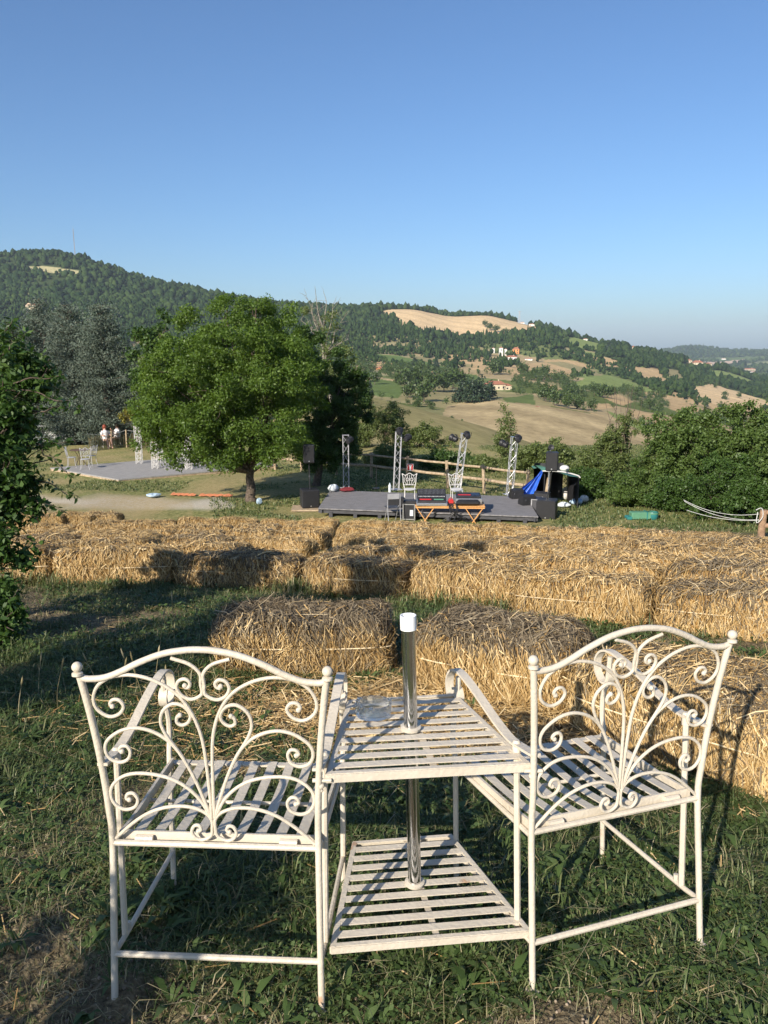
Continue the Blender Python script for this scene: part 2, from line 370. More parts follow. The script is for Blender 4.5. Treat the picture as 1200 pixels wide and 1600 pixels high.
def ground_material():
    m = bpy.data.materials.new("ground_soil"); m.use_nodes = True; n = m.node_tree; N = n.nodes; L = n.links
    p = N['Principled BSDF']; p.inputs['Roughness'].default_value = .95; p.inputs['Specular IOR Level'].default_value = .1
    tc = N.new('ShaderNodeTexCoord')
    def noise(sc, d=5):
        t = N.new('ShaderNodeTexNoise'); t.inputs['Scale'].default_value = sc; t.inputs['Detail'].default_value = d; L.new(tc.outputs['Object'], t.inputs['Vector']); return t
    def ramp(src, st):
        r = N.new('ShaderNodeValToRGB'); e = r.color_ramp.elements
        e[0].position = st[0][0]; e[0].color = (*st[0][1], 1); e[1].position = st[-1][0]; e[1].color = (*st[-1][1], 1)
        for q, c in st[1:-1]: k = e.new(q); k.color = (*c, 1)
        L.new(src, r.inputs[0]); return r
    def mix(f, a, b):
        x = N.new('ShaderNodeMix'); x.data_type = 'RGBA'; L.new(f, x.inputs[0]); L.new(a, x.inputs[6]); L.new(b, x.inputs[7]); return x.outputs[2]
    def math_(op, a, b):
        x = N.new('ShaderNodeMath'); x.operation = op; x.use_clamp = True
        for i, v in enumerate((a, b)):
            if isinstance(v, (int, float)): x.inputs[i].default_value = v
            else: L.new(v, x.inputs[i])
        return x.outputs[0]
    n1 = noise(55, 8); n2 = noise(7); n3 = noise(26, 7); n4 = noise(2.2, 6); 
    soil = ramp(n1.outputs[0], [(.3, (.085, .066, .040)), (.5, (.17, .135, .080)), (.62, (.25, .20, .12)), (.75, (.35, .29, .18))])
    turf = ramp(n3.outputs[0], [(.3, (.045, .065, .020)), (.45, (.095, .12, .036)), (.56, (.16, .175, .06)), (.7, (.28, .26, .12))])
    grav = ramp(n3.outputs[0], [(.3, (.40, .36, .29)), (.5, (.56, .51, .42)), (.7, (.72, .66, .56))])
    strw = ramp(n1.outputs[0], [(.3, (.24, .17, .08)), (.5, (.44, .33, .16)), (.7, (.62, .49, .29))])
    at = N.new('ShaderNodeAttribute'); at.attribute_name = 'cover'; sp = N.new('ShaderNodeSeparateColor'); L.new(at.outputs['Color'], sp.inputs[0])
    f = math_('ADD', sp.outputs[0], math_('MULTIPLY', math_('SUBTRACT', n2.outputs[0], .5), 1.2))
    f2 = math_('MULTIPLY', math_('SUBTRACT', f, .28), 2.4)
    c = mix(f2, soil.outputs[0], turf.outputs[0])
    lawn = ramp(noise(9, 8).outputs[0], [(.3, (.10, .125, .036)), (.45, (.17, .19, .06)), (.55, (.25, .25, .09)), (.7, (.42, .36, .18))])
    sx = N.new('ShaderNodeSeparateXYZ'); L.new(tc.outputs['Object'], sx.inputs[0])
    mr = N.new('ShaderNodeMapRange'); mr.inputs[1].default_value = 19; mr.inputs[2].default_value = 23; L.new(sx.outputs[1], mr.inputs[0])
    c = mix(mr.outputs[0], c, lawn.outputs[0])
    g2 = math_('MULTIPLY', sp.outputs[1], math_('MULTIPLY', n4.outputs[0], 3.2)); c = mix(g2, c, grav.outputs[0])
    s2 = math_('MULTIPLY', sp.outputs[2], math_('MULTIPLY', n2.outputs[0], 1.7)); c = mix(s2, c, strw.outputs[0])
    L.new(c, p.inputs['Base Color'])
    b = N.new('ShaderNodeBump'); b.inputs['Strength'].default_value = 1; b.inputs['Distance'].default_value = .02
    L.new(n1.outputs[0], b.inputs['Height']); L.new(b.outputs[0], p.inputs['Normal'])
    return m
M_ground = ground_material()
make_ground()
# ------------------------------------------------------------------ the valley and the hills: lines across the land, each a set of (bearing as px, height as py, distance)
def iso(pts, Y):
    return pts, Y
ISO = [
 ([(-700, 830), (1900, 830)], 66, 26),
 ([(-700, 600), (450, 602), (555, 618), (625, 634), (677, 648), (758, 669), (850, 702), (1000, 735), (1900, 775)], 165, 30),
 ([(-700, 640), (450, 640), (600, 655), (677, 672), (758, 698), (850, 712), (1000, 722), (1900, 740)], 235, 26),
 ([(-700, 600), (400, 600), (540, 622), (700, 634), (780, 628), (860, 635), (950, 653), (1050, 676), (1200, 695), (1900, 705)], 340, 60),
 ([(-700, 585), (400, 590), (560, 603), (640, 602), (780, 611), (850, 614), (950, 629), (1050, 646), (1200, 668), (1900, 680)], 480, 40),
 ([(-700, 545), (200, 550), (400, 562), (560, 566), (700, 577), (800, 577), (850, 585), (930, 590), (1000, 608), (1100, 630), (1200, 648), (1900, 655)], 750, 50),
 ([(-700, 515), (0, 515), (200, 522), (400, 540), (560, 549), (700, 562), (800, 564), (900, 574), (1000, 592), (1100, 611), (1200, 630), (1900, 635)], 950, 46),
 ([(-700, 470), (0, 468), (150, 470), (300, 490), (400, 505), (540, 512), (620, 512), (700, 527), (780, 529), (850, 524), (930, 543), (1000, 566), (1050, 580), (1100, 596), (1200, 618), (1900, 625)], 1180, 46),
 ([(-700, 405), (-200, 400), (0, 400), (60, 397), (130, 405), (190, 429), (280, 452), (360, 467), (420, 476), (500, 481), (560, 484), (620, 484), (650, 483), (700, 494), (760, 492), (800, 502), (850, 514), (880, 525), (950, 540), (1000, 549), (1035, 556), (1075, 567), (1115, 572), (1200, 600), (1900, 620)], 1480, 60),
 ([(-700, 440), (0, 440), (200, 470), (400, 510), (620, 520), (850, 545), (950, 570), (1030, 585), (1100, 592), (1200, 604), (1900, 615)], 1900, 12),
 ([(-700, 560), (900, 575), (1030, 574), (1100, 577), (1200, 582), (1900, 585)], 2700, 14),
 ([(-700, 566), (900, 562), (1030, 561), (1100, 563), (1200, 563), (1900, 565)], 3700, 20),
 ([(-700, 556), (850, 557), (980, 558), (1030, 551), (1065, 544), (1100, 543), (1125, 547), (1160, 550), (1200, 549), (1300, 548), (1900, 552)], 4700, 20),
 ([(-700, 560), (1900, 560)], 6200, 8),
 ([(-700, 545.5), (1900, 545.5)], 9500, 8),
]
def make_terrain_grid():
    cols = np.arange(-420, 1640, 2.4); xs = []; rows_py = []; rows_Y = []
    K = []
    for pts, Y, n in ISO:
        a = np.array(pts, float); py = np.interp(cols, a[:, 0], a[:, 1])
        # soften the corners of the lines
        k = 9; pad = np.pad(py, k, 'edge'); ker = np.hanning(2*k+1); ker /= ker.sum(); py = np.convolve(pad, ker, 'valid')
        z = np.array([unproj(600, p, Y)[2] for p in py]); K.append((Y, z, n))
    Ys = np.array([k[0] for k in K]); Z = np.array([k[1] for k in K])
    Yr = []; Zr = []
    for i in range(len(K)-1):
        n = K[i+1][2]
        y0, y1 = Ys[i], Ys[i+1]
        m0 = (Z[i+1]-Z[i-1])/(Ys[i+1]-Ys[i-1]) if i > 0 else (Z[i+1]-Z[i])/(y1-y0)
        m1 = (Z[i+2]-Z[i])/(Ys[i+2]-Ys[i]) if i+2 < len(K) else (Z[i+1]-Z[i])/(y1-y0)
        h = y1-y0
        for k in range(n):
            t = k/n; a = 2*t**3-3*t*t+1; b = t**3-2*t*t+t; c = -2*t**3+3*t*t; d = t**3-t*t
            Zr.append(a*Z[i]+b*h*m0*.6+c*Z[i+1]+d*h*m1*.6); Yr.append(y0+h*t)
    Yr.append(Ys[-1]); Zr.append(Z[-1])
    Yr = np.array(Yr); Zr = np.array(Zr)
    X = (cols[None, :]-600)/FPX*(Yr[:, None]*CP-(Zr-H)*SP)
    Y = np.repeat(Yr[:, None], len(cols), 1)
    amp = np.clip((Y-90)/400, 0, 1)*np.where(Y > 8000, 0, 1)
    Zr = Zr+(fbm(X/110, Y/110, 4, 91)-.5)*7*amp+(fbm(X/35, Y/35, 3, 95)-.5)*1.6*amp
    return cols, Yr, X, Y, Zr
T_cols, T_Y, TX, TY, TZ = make_terrain_grid()
TPX, TPY = proj(TX, TY, TZ)
TMIN = np.minimum.accumulate(TPY, 0)
def terr(px, py, ymin=0, ymax=1e9):
    """the first land a pixel's sight line meets"""
    j = int(np.clip(np.searchsorted(T_cols, px), 0, len(T_cols)-1))
    ok = (TPY[:, j] <= py) & (T_Y >= ymin) & (T_Y <= ymax)
    k = np.where(ok)[0]
    i = k[0] if len(k) else int(np.argmin(np.where((T_Y >= ymin) & (T_Y <= ymax), TPY[:, j], 1e9)))
    return Vector((float(TX[i, j]), float(TY[i, j]), float(TZ[i, j])))
WHEAT = (.62, .45, .25); WHEAT2 = (.48, .34, .18); TAN = (.30, .26, .13); PALEG = (.22, .27, .09); GREEN = (.12, .165, .055); BROWN = (.40, .31, .17)
FIELDS = [
 ([(690, 491), (745, 506), (800, 519), (798, 521), (742, 509), (688, 493)], 1080, 1476, (.34, .27, .15)),  # no field: darker strip painted for the shadow line between two wheat humps
 ([(905, 548), (935, 552), (945, 560), (915, 556)], 900, 1400, PALEG),
 ([(640, 553), (700, 566), (760, 572), (758, 575), (700, 570), (642, 557)], 700, 1100, TAN),
 ([(945, 640), (985, 655), (1030, 672), (1020, 678), (975, 664)], 240, 900, PALEG),
 ([(850, 568), (852, 562), (900, 563), (935, 575), (905, 574)], 700, 1400, WHEAT2),
 ([(600, 486), (622, 481), (650, 479), (690, 492), (730, 489), (770, 489), (800, 499), (852, 514), (828, 521), (780, 526), (700, 524), (655, 520), (625, 508)], 1080, 1476, WHEAT),
 ([(877, 529), (915, 524), (965, 540), (935, 546), (900, 545)], 1080, 1470, PALEG),
 ([(785, 576), (820, 567), (860, 567), (908, 583), (880, 593), (850, 594), (800, 588)], 560, 1200, WHEAT2),
 ([(850, 566), (880, 566), (936, 579), (930, 584), (905, 582), (872, 571)], 560, 1300, TAN),
 ([(893, 600), (925, 588), (945, 585), (980, 594), (1032, 613), (985, 613), (940, 607), (905, 606)], 500, 1200, PALEG),
 ([(988, 574), (1030, 575), (1042, 598), (1022, 592), (1004, 590)], 700, 1500, WHEAT2),
 ([(1069, 608), (1112, 600), (1150, 611), (1200, 628), (1200, 650), (1148, 645), (1100, 625)], 500, 1600, WHEAT),
 ([(1036, 629), (1048, 622), (1078, 632), (1104, 641), (1074, 648), (1050, 641)], 400, 1200, WHEAT2),
 ([(978, 644), (1000, 642), (1044, 654), (1085, 671), (1072, 677), (1026, 662), (982, 649)], 350, 900, WHEAT2),
 ([(960, 612), (990, 628), (972, 634), (940, 620)], 400, 900, WHEAT2),
 ([(915, 633), (950, 630), (962, 636), (930, 640)], 350, 900, WHEAT2),
 ([(840, 603), (862, 600), (882, 608), (868, 614)], 400, 900, WHEAT2),
 ([(740, 570), (775, 572), (770, 580), (735, 578)], 500, 1000, WHEAT2),
 ([(1094, 578), (1130, 579), (1188, 598), (1170, 603), (1130, 592)], 900, 1800, PALEG),
 ([(1040, 575), (1062, 580), (1070, 600), (1046, 592)], 900, 1500, TAN),
 ([(1064, 560), (1200, 557), (1200, 563), (1110, 564)], 2500, 4400, GREEN),
 ([(1098, 565), (1130, 565), (1164, 561), (1154, 569), (1130, 572)], 1950, 4400, (.58, .42, .30)),
 ([(1156, 570), (1200, 564), (1300, 564), (1300, 573), (1190, 574)], 1950, 4400, (.26, .28, .14)),
 ([(555, 600), (590, 592), (625, 597), (632, 612), (620, 622), (580, 618), (555, 613)], 300, 700, GREEN),
 ([(583, 552), (625, 556), (702, 574), (690, 580), (640, 572), (590, 563)], 500, 1150, (.13, .185, .06)),
 ([(705, 583), (745, 585), (752, 594), (708, 590)], 400, 1000, GREEN),
 ([(786, 622), (832, 616), (836, 632), (800, 636)], 300, 700, (.13, .17, .06)),
 ([(35, 417), (62, 415), (128, 423), (122, 428), (60, 424)], 1000, 1600, (.40, .36, .19)),
 ([(133, 409), (150, 410), (176, 417), (165, 419)], 1000, 1600, (.40, .36, .19)),
 ([(18, 456), (45, 458), (40, 463), (20, 462)], 700, 1600, (.28, .28, .13)),
 ([(200, 525), (240, 520), (240, 545), (205, 550)], 300, 1400, (.30, .24, .13)),
 ([(700, 633), (760, 622), (790, 627), (850, 633), (955, 653), (1045, 692), (1060, 790), (860, 790), (720, 700), (690, 655)], 236, 470, BROWN),
]
def cells(x, y, sx, sy, seed):
    a = (x*.86+y*.5)/sx; b = (-x*.5+y*.86)/sy; ia = np.floor(a); ib = np.floor(b); f1 = np.full(x.shape, 9e9); f2 = f1.copy(); idv = np.zeros(x.shape)
    for i in (-1, 0, 1):
        for j in (-1, 0, 1):
            ca, cb = ia+i, ib+j; px_ = ca+.15+.7*hash2(ca, cb, seed); py_ = cb+.15+.7*hash2(ca, cb, seed+1); d = np.sqrt(((a-px_)*sx)**2+((b-py_)*sy)**2); h = hash2(ca, cb, seed+2)
            n = d < f1; f2 = np.where(n, f1, np.minimum(f2, d)); idv = np.where(n, h, idv); f1 = np.where(n, d, f1)
    return idv, f2-f1
def terrain_masks():
    px, py, Y = TPX, TPY, TY
    land = np.zeros(px.shape+(3,)); land[...] = (.045, .065, .025)
    nn = fbm(TX/60, TY/60, 3, 5)[..., None]
    near = Y < 236
    land[near] = (np.array((.38, .30, .15))*nn+np.array((.17, .20, .065))*(1-nn))[near]
    mid = (Y >= 236) & (Y < 900)
    land[mid] = (np.array((.30, .26, .13))*nn+np.array((.10, .14, .045))*(1-nn))[mid]
    land[Y > 5500] = (.10, .13, .07)
    jit = (fbm(TX/30, TY/30, 3, 63)-.5)*22
    cid, edge = cells(TX+jit, TY-jit, 85, 130, 7); PAL = np.array([TAN, PALEG, WHEAT2, (.16, .19, .07), BROWN, (.12, .15, .05), (.34, .30, .16)])
    pc = PAL[np.clip((cid*len(PAL)).astype(int), 0, len(PAL)-1)]; k = (Y > 330) & (Y < 1120) & (px > 540); land[k] = (pc*(.85+.3*nn))[k]
    fld = np.zeros(px.shape, bool)
    jx = (fbm(TX/25, TY/25, 2, 41)-.5)*5; jy = (fbm(TX/25, TY/25, 2, 43)-.5)*2.5
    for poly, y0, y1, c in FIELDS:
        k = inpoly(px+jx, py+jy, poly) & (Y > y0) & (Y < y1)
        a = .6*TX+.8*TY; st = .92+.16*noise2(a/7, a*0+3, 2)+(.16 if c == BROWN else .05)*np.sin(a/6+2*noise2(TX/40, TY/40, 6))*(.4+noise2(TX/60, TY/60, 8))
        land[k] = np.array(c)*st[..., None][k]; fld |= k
    return land, fld, cid, edge
T_land, T_fld, T_cid, T_edge = terrain_masks()
def land_material():
    m = bpy.data.materials.new("land"); m.use_nodes = True; n = m.node_tree; N = n.nodes; L = n.links
    p = N['Principled BSDF']; p.inputs['Roughness'].default_value = 1; p.inputs['Specular IOR Level'].default_value = 0
    at = N.new('ShaderNodeAttribute'); at.attribute_name = 'land'; tc = N.new('ShaderNodeTexCoord')
    t = N.new('ShaderNodeTexNoise'); t.inputs['Scale'].default_value = .25; t.inputs['Detail'].default_value = 8; t.inputs['Roughness'].default_value = .7
    L.new(tc.outputs['Object'], t.inputs['Vector'])
    r = N.new('ShaderNodeMapRange'); r.inputs[1].default_value = .3; r.inputs[2].default_value = .7; r.inputs[3].default_value = .72; r.inputs[4].default_value = 1.25
    L.new(t.outputs[0], r.inputs[0])
    x = N.new('ShaderNodeVectorMath'); x.operation = 'SCALE'; L.new(at.outputs['Color'], x.inputs[0]); L.new(r.outputs[0], x.inputs['Scale'])
    L.new(x.outputs[0], p.inputs['Base Color']); return m
M_land = land_material()
def make_terrain():
    nr, nc = TX.shape
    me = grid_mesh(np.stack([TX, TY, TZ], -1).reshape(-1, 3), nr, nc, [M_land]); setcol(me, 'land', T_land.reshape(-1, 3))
    tag(link('hills', me), kind='structure')
make_terrain()
# ------------------------------------------------------------------ far woods: thousands of crowns that read as one mass
def ico(sub):
    import bmesh
    bm = bmesh.new(); bmesh.ops.create_icosphere(bm, subdivisions=sub, radius=1)
    v = np.array([q.co[:] for q in bm.verts]); f = np.array([[x.index for x in q.verts] for q in bm.faces]); bm.free(); return v, f
M_wood_leaf = leafm("hill_leaves", [(.024, .046, .012), (.042, .072, .018), (.07, .108, .028), (.10, .14, .042)], .1)
M_wood_leaf2 = leafm("hill_needles", [(.016, .034, .018), (.026, .048, .024), (.04, .066, .034), (.05, .075, .04)], .05)
M_wood_far = mat("far_foliage", [(0, (.008, .018, .007)), (.38, (.018, .036, .012)), (.7, (.042, .068, .020)), (1, (.085, .115, .036))], .9, .02, island=True, mixn=.5, spec=.05)
def scatter_trees(name, pos, hts, narrow, sub, seed, m):
    rng = np.random.default_rng(seed); v, f = ico(sub); n = len(pos)
    wd = hts*np.where(narrow, .2, .46)*rng.uniform(.8, 1.25, n)
    S = np.stack([wd, wd, hts*.56], 1)
    jit = rng.uniform(.62, 1.28, (n, len(v), 1))
    V = v[None]*jit
    up = np.clip(V[..., 2], 0, 1)[..., None]
    tap = np.where(narrow, .75, .25)[:, None, None]
    V = np.concatenate([V[..., :2]*(1-up*tap), V[..., 2:]], -1)*S[:, None, :]
    V = V+pos[:, None, :]+np.stack([hts*0, hts*0, hts*.45], 1)[:, None, :]
    F = f[None]+(np.arange(n)*len(v))[:, None, None]
    return tag(link(name, npmesh(name, V.reshape(-1, 3), tris=F.reshape(-1, 3), mats=[m])), kind='stuff')
def clumpy_trees(name, pos, hts, narrow, seed, m):
    rng = np.random.default_rng(seed); k = 4; n = len(pos)
    P = np.repeat(pos, k, 0); h = np.repeat(hts, k); nr = np.repeat(narrow, k)
    off = rng.normal(0, 1, (n*k, 3))*np.stack([h*np.where(nr, .04, .19)]*2+[h*.13], 1)
    P = P+off; P[:, 2] += h*.12
    return scatter_trees(name, P, h*np.where(nr, .8, .58)*rng.uniform(.7, 1.1, n*k), nr, 1, seed, m)
def leafy_wood(name, pos, hts, narrow, seed):
    rng = np.random.default_rng(seed); n = len(pos); per = np.where(pos[:, 1] < 240, 520, 150); idx = np.repeat(np.arange(n), per); N_ = len(idx); h = hts[idx]; nr = narrow[idx]
    cid = (idx*7+rng.integers(0, 7, N_)); cc = rng.normal(0, 1, (n*7, 3)); cc /= np.linalg.norm(cc, axis=1)[:, None]; cc *= (rng.random(n*7)**.4)[:, None]
    wd = np.where(nr, .1, .30)*h
    e = rng.normal(0, 1, (N_, 3)); e /= np.linalg.norm(e, axis=1)[:, None]
    C = pos[idx]+cc[cid]*np.stack([wd, wd, h*.30], 1)+e*(h*np.where(nr, .09, .20)*rng.random(N_)**.4)[:, None]; C[:, 2] += h*.50
    nm = e*.7+rng.normal(0, .6, (N_, 3)); nm[:, 2] += .3; nm /= np.linalg.norm(nm, axis=1)[:, None]; t = rng.normal(0, 1, (N_, 3)); t -= nm*(t*nm).sum(1)[:, None]; t /= np.linalg.norm(t, axis=1)[:, None]; b = np.cross(nm, t)
    s = (h*np.where(pos[idx, 1] < 240, .05, .105)*rng.uniform(.6, 1.3, N_))[:, None]*.5
    V = np.stack([C-t*s, C+b*s*.8, C+t*s, C-b*s*.8], 1); q = np.arange(N_)[:, None]*4+np.arange(4)[None]
    tag(link(name, npmesh(name, V.reshape(-1, 3), quads=q, mats=[M_wood_leaf])), kind='stuff'); print(name, n, N_)
def far_woods():
    rng = np.random.default_rng(3)
    nr, nc = TX.shape
    dY = np.gradient(T_Y)[:, None]; dX = np.gradient(TX, axis=1); area = np.abs(dY*dX)
    dens = np.zeros(TX.shape)
    Y = TY; px, py = TPX, TPY
    dens[(Y > 620) & (Y < 1560)] = 1/38
    dens[(Y > 1560) & (Y < 1950)] = 1/120
    dens[(Y > 1950) & (Y < 5200)] = 1/500
    patch = fbm(TX/70, TY/70, 3, 15)
    mid = (Y > 236) & (Y <= 620); dens[mid] = np.where(patch[mid] > .55, 1/50, 0)
    mid2 = (Y > 620) & (Y < 950) & (px > 540); dens[mid2 & (patch < .51)] = 1/350
    near = (Y > 90) & (Y < 236) & (px < 520); dens[near] = 1/26
    zone = (px > 560) & (Y > 330) & (Y < 950+60*(patch-.5)) & ~((px < 800) & (py < 566)) & ~((px < 700) & (Y > 700))
    dens[zone] = 0; hd = zone & (T_edge < 11) & (fbm(TX/45, TY/45, 2, 77) > .40); dens[hd] = 1/22; dens[zone & (patch > .64)] = 1/45
    for poly in ([(960, 570), (985, 576), (1010, 592), (1050, 604), (1085, 618), (1100, 636), (1075, 632), (1040, 615), (1000, 603), (965, 590)], [(1080, 578), (1100, 580), (1140, 596), (1200, 612), (1200, 628), (1150, 612), (1110, 598), (1085, 592)]):
        dens[inpoly(px, py, poly) & (Y > 330) & (Y < 1500)] = 1/36
    for poly in ([(9950, 578), (1010, 572), (1105, 612), (1108, 640), (1060, 626), (1000, 602)], [(850, 603), (900, 610), (965, 640), (940, 650), (850, 634), (800, 622)],
                 [(560, 575), (700, 580), (700, 596), (560, 590)], [(800, 590), (880, 594), (900, 604), (840, 612), (790, 600)]):
        dens[inpoly(px, py, poly) & (Y > 236) & (Y < 1500)] = 1/38
    thin = fbm(TX/38, TY/38, 3, 88); dens = dens*np.clip((thin-.30)*5, .12, 1.25)
    dens[T_fld] = 0
    dens[(Y > 1476) & (Y < 1580) & (px > 530) & (px < 960)] = 1/30
    keepout = [([(752, 590), (802, 590), (802, 616), (752, 616)], 400), ([(795, 535), (812, 535), (812, 562), (765, 562), (765, 540)], 0), ([(535, 470), (700, 470), (700, 480), (535, 480)], 9e9)]
    dens[inpoly(px, py, [(750, 588), (803, 588), (803, 616), (750, 616)]) & (Y < 620)] = 0
    for hx, hy, hw in ((55, 488, 24), (108, 494, 8), (513, 570, 10), (592, 578, 12), (779, 556, 22), (800, 560, 22), (825, 563, 12), (987, 547, 7), (1089, 570, 44), (1172, 581, 20), (1128, 562, 8), (822, 505, 22), (912, 525, 8), (677, 612, 6)):
        dens[(np.abs(px-hx) < hw*.62) & (py > hy-3) & (py < hy+7)] = 0
    vis = (TPY < np.concatenate([TPY[:1]+50, TMIN[:-1]])+5)
    dens[~vis] = 0
    lam = dens*area; cnt = rng.poisson(lam)
    r, c = np.nonzero(cnt); rep = cnt[r, c]; r = np.repeat(r, rep); c = np.repeat(c, rep); n = len(r)
    fr = rng.uniform(-.5, .5, n); fc = rng.uniform(-.5, .5, n)
    r2 = np.clip(r+np.sign(fr).astype(int), 0, nr-1); c2 = np.clip(c+np.sign(fc).astype(int), 0, nc-1)
    def bl(A): return A[r, c]*(1-np.abs(fr)-np.abs(fc)*(1-0))+A[r2, c]*np.abs(fr)+A[r, c2]*np.abs(fc)
    P = np.stack([bl(TX), bl(TY), bl(TZ)], 1)
    px = TPX[r, c]; py = TPY[r, c]; Yt = P[:, 1]
    h = np.clip(7.6*np.exp(rng.normal(0, .30, n)), 3.5, 14)*(.8+.45*fbm(P[:, 0]/60, P[:, 1]/60, 2, 33))*(1+.25*(Yt > 1900))*np.where(Yt > 1950, 1.3, 1)*np.where(Yt < 620, .62, 1)*np.where((px > 540) & (Yt < 1100), .85, 1)
    narrow = rng.random(n) < np.where((px > 540) & (Yt > 900) & (Yt < 1400) & (px < 860), .5, .12)
    print("far trees", n, (Yt < 1000).sum())
    a = Yt < 700; c = (Yt >= 700) & (Yt < 1150); d = Yt >= 1150
    leafy_wood('valley_woods', P[a], h[a], narrow[a], 4)
    clumpy_trees('far_woods', P[c], h[c], narrow[c], 1, M_wood_far)
    scatter_trees('hill_woods', P[d], h[d], narrow[d], 1, 2, M_wood_far)
far_woods()
# ------------------------------------------------------------------ haze
def make_haze():
    zt = float(TZ.max())+60; zb = float(TZ.min())-30
    b = MB(); b.box((0, 4700, (zt+zb)/2), (22000, 10200, zt-zb))
    m = bpy.data.materials.new("haze_air"); m.use_nodes = True; N = m.node_tree.nodes; N.clear()
    out = N.new('ShaderNodeOutputMaterial'); v = N.new('ShaderNodeVolumePrincipled')
    v.inputs['Color'].default_value = (.72, .86, 1.0, 1); v.inputs['Density'].default_value = HAZE; v.inputs['Anisotropy'].default_value = 0.0
    m.node_tree.links.new(v.outputs[0], out.inputs['Volume'])
    o = b.build('haze', m); tag(o, kind='stuff')
    print("haze z", zb, zt)
HAZE = 0.8e-4
#@@OBJECTS
# ------------------------------------------------------------------ the iron double seat with its table
BO = Vector((0.1, 1.75, float(gz(1.75))))
bench = empty('garden_bench', BO, 0, "cream scrollwork iron double seat with slatted table joining its two chairs, behind the straw bales", "bench")
def rotm(yaw, tr, tp):
    return Matrix.Rotation(tp, 3, 'X') @ Matrix.Rotation(tr, 3, 'Y') @ Matrix.Rotation(yaw, 3, 'Z')
SH = dict(w=.5111, hs=.4215, ht=.8861, yb=.0696, d=.4467, sx=.0061, sy=.0175, st=.129, wt=.5818, wf=.5296)
# scrolls of the left half, measured on the photograph's left chair (zoom coordinates, turned into the plane of the back below)
SCR = [
 [(485, 125), (560, 150), (608, 190), (625, 235), (612, 275), (570, 296), (530, 282), (508, 250), (515, 222), (540, 212), (560, 225), (560, 242), (547, 248), (541, 240)],
 [(655, 780), (643, 690), (618, 500), (590, 400), (550, 325), (500, 268), (420, 220), (330, 196), (250, 202), (190, 235), (167, 290), (183, 338), (230, 367), (272, 357), (290, 326), (272, 300), (247, 298), (235, 313), (244, 325)],
 [(500, 495), (462, 442), (441, 392), (450, 345), (490, 315), (535, 325), (562, 360), (555, 390), (530, 403), (508, 392), (508, 371), (520, 362)],
 [(651, 780), (612, 690), (560, 585), (500, 495), (430, 440), (350, 415), (280, 425), (225, 463), (214, 503), (235, 541), (275, 555), (308, 542), (316, 512), (302, 490), (281, 490), (271, 503), (282, 511)],
 [(648, 778), (603, 708), (540, 652), (460, 615), (360, 600), (290, 611), (245, 648), (239, 692), (262, 730), (300, 746), (338, 735), (348, 706), (330, 682), (308, 683), (301, 699), (314, 707)],
 [(262, 860), (330, 800), (400, 757), (480, 735), (560, 736), (620, 757), (650, 787), (662, 820), (650, 850), (620, 866), (590, 861), (571, 836), (580, 812), (599, 810), (608, 825), (598, 833)],
]
def backplane():
    """pixel of the left chair's back -> (x, s): x across, s = 0 at seat rail .. 1 at ball height"""
    q = (-0.4141, 1.6346, -0.0094, -0.0568, -0.0009, -0.0917); M = rotm(*q[3:]); O = Vector(q[:3])
    A = M@Vector((0, 0, SH['hs']))+O; Bv = M@Vector((0, -SH['yb'], SH['ht']-SH['hs'])); Xv = M@Vector((1, 0, 0)); nrm = Xv.cross(Bv)
    c = Vector((0, 0, H))
    def f(px, py):
        d = unproj(px, py, 1.0); d = Vector(d)-c
        t = (A-c).dot(nrm)/d.dot(nrm); P = c+d*t-A
        return P.dot(Xv), P.dot(Bv)/Bv.length_squared
    return f
_bp = backplane()
SCRL = [[_bp(80+x/2.6087, 980+y/2.6087) for x, y in c] for c in SCR]
_x0 = SCRL[1][0][0]
SCRL = [[(x-_x0*.5, s) for x, s in c] for c in SCRL]
for c in SCRL:
    for i, (x, s) in enumerate(c): c[i] = (min(x, -.004), s)
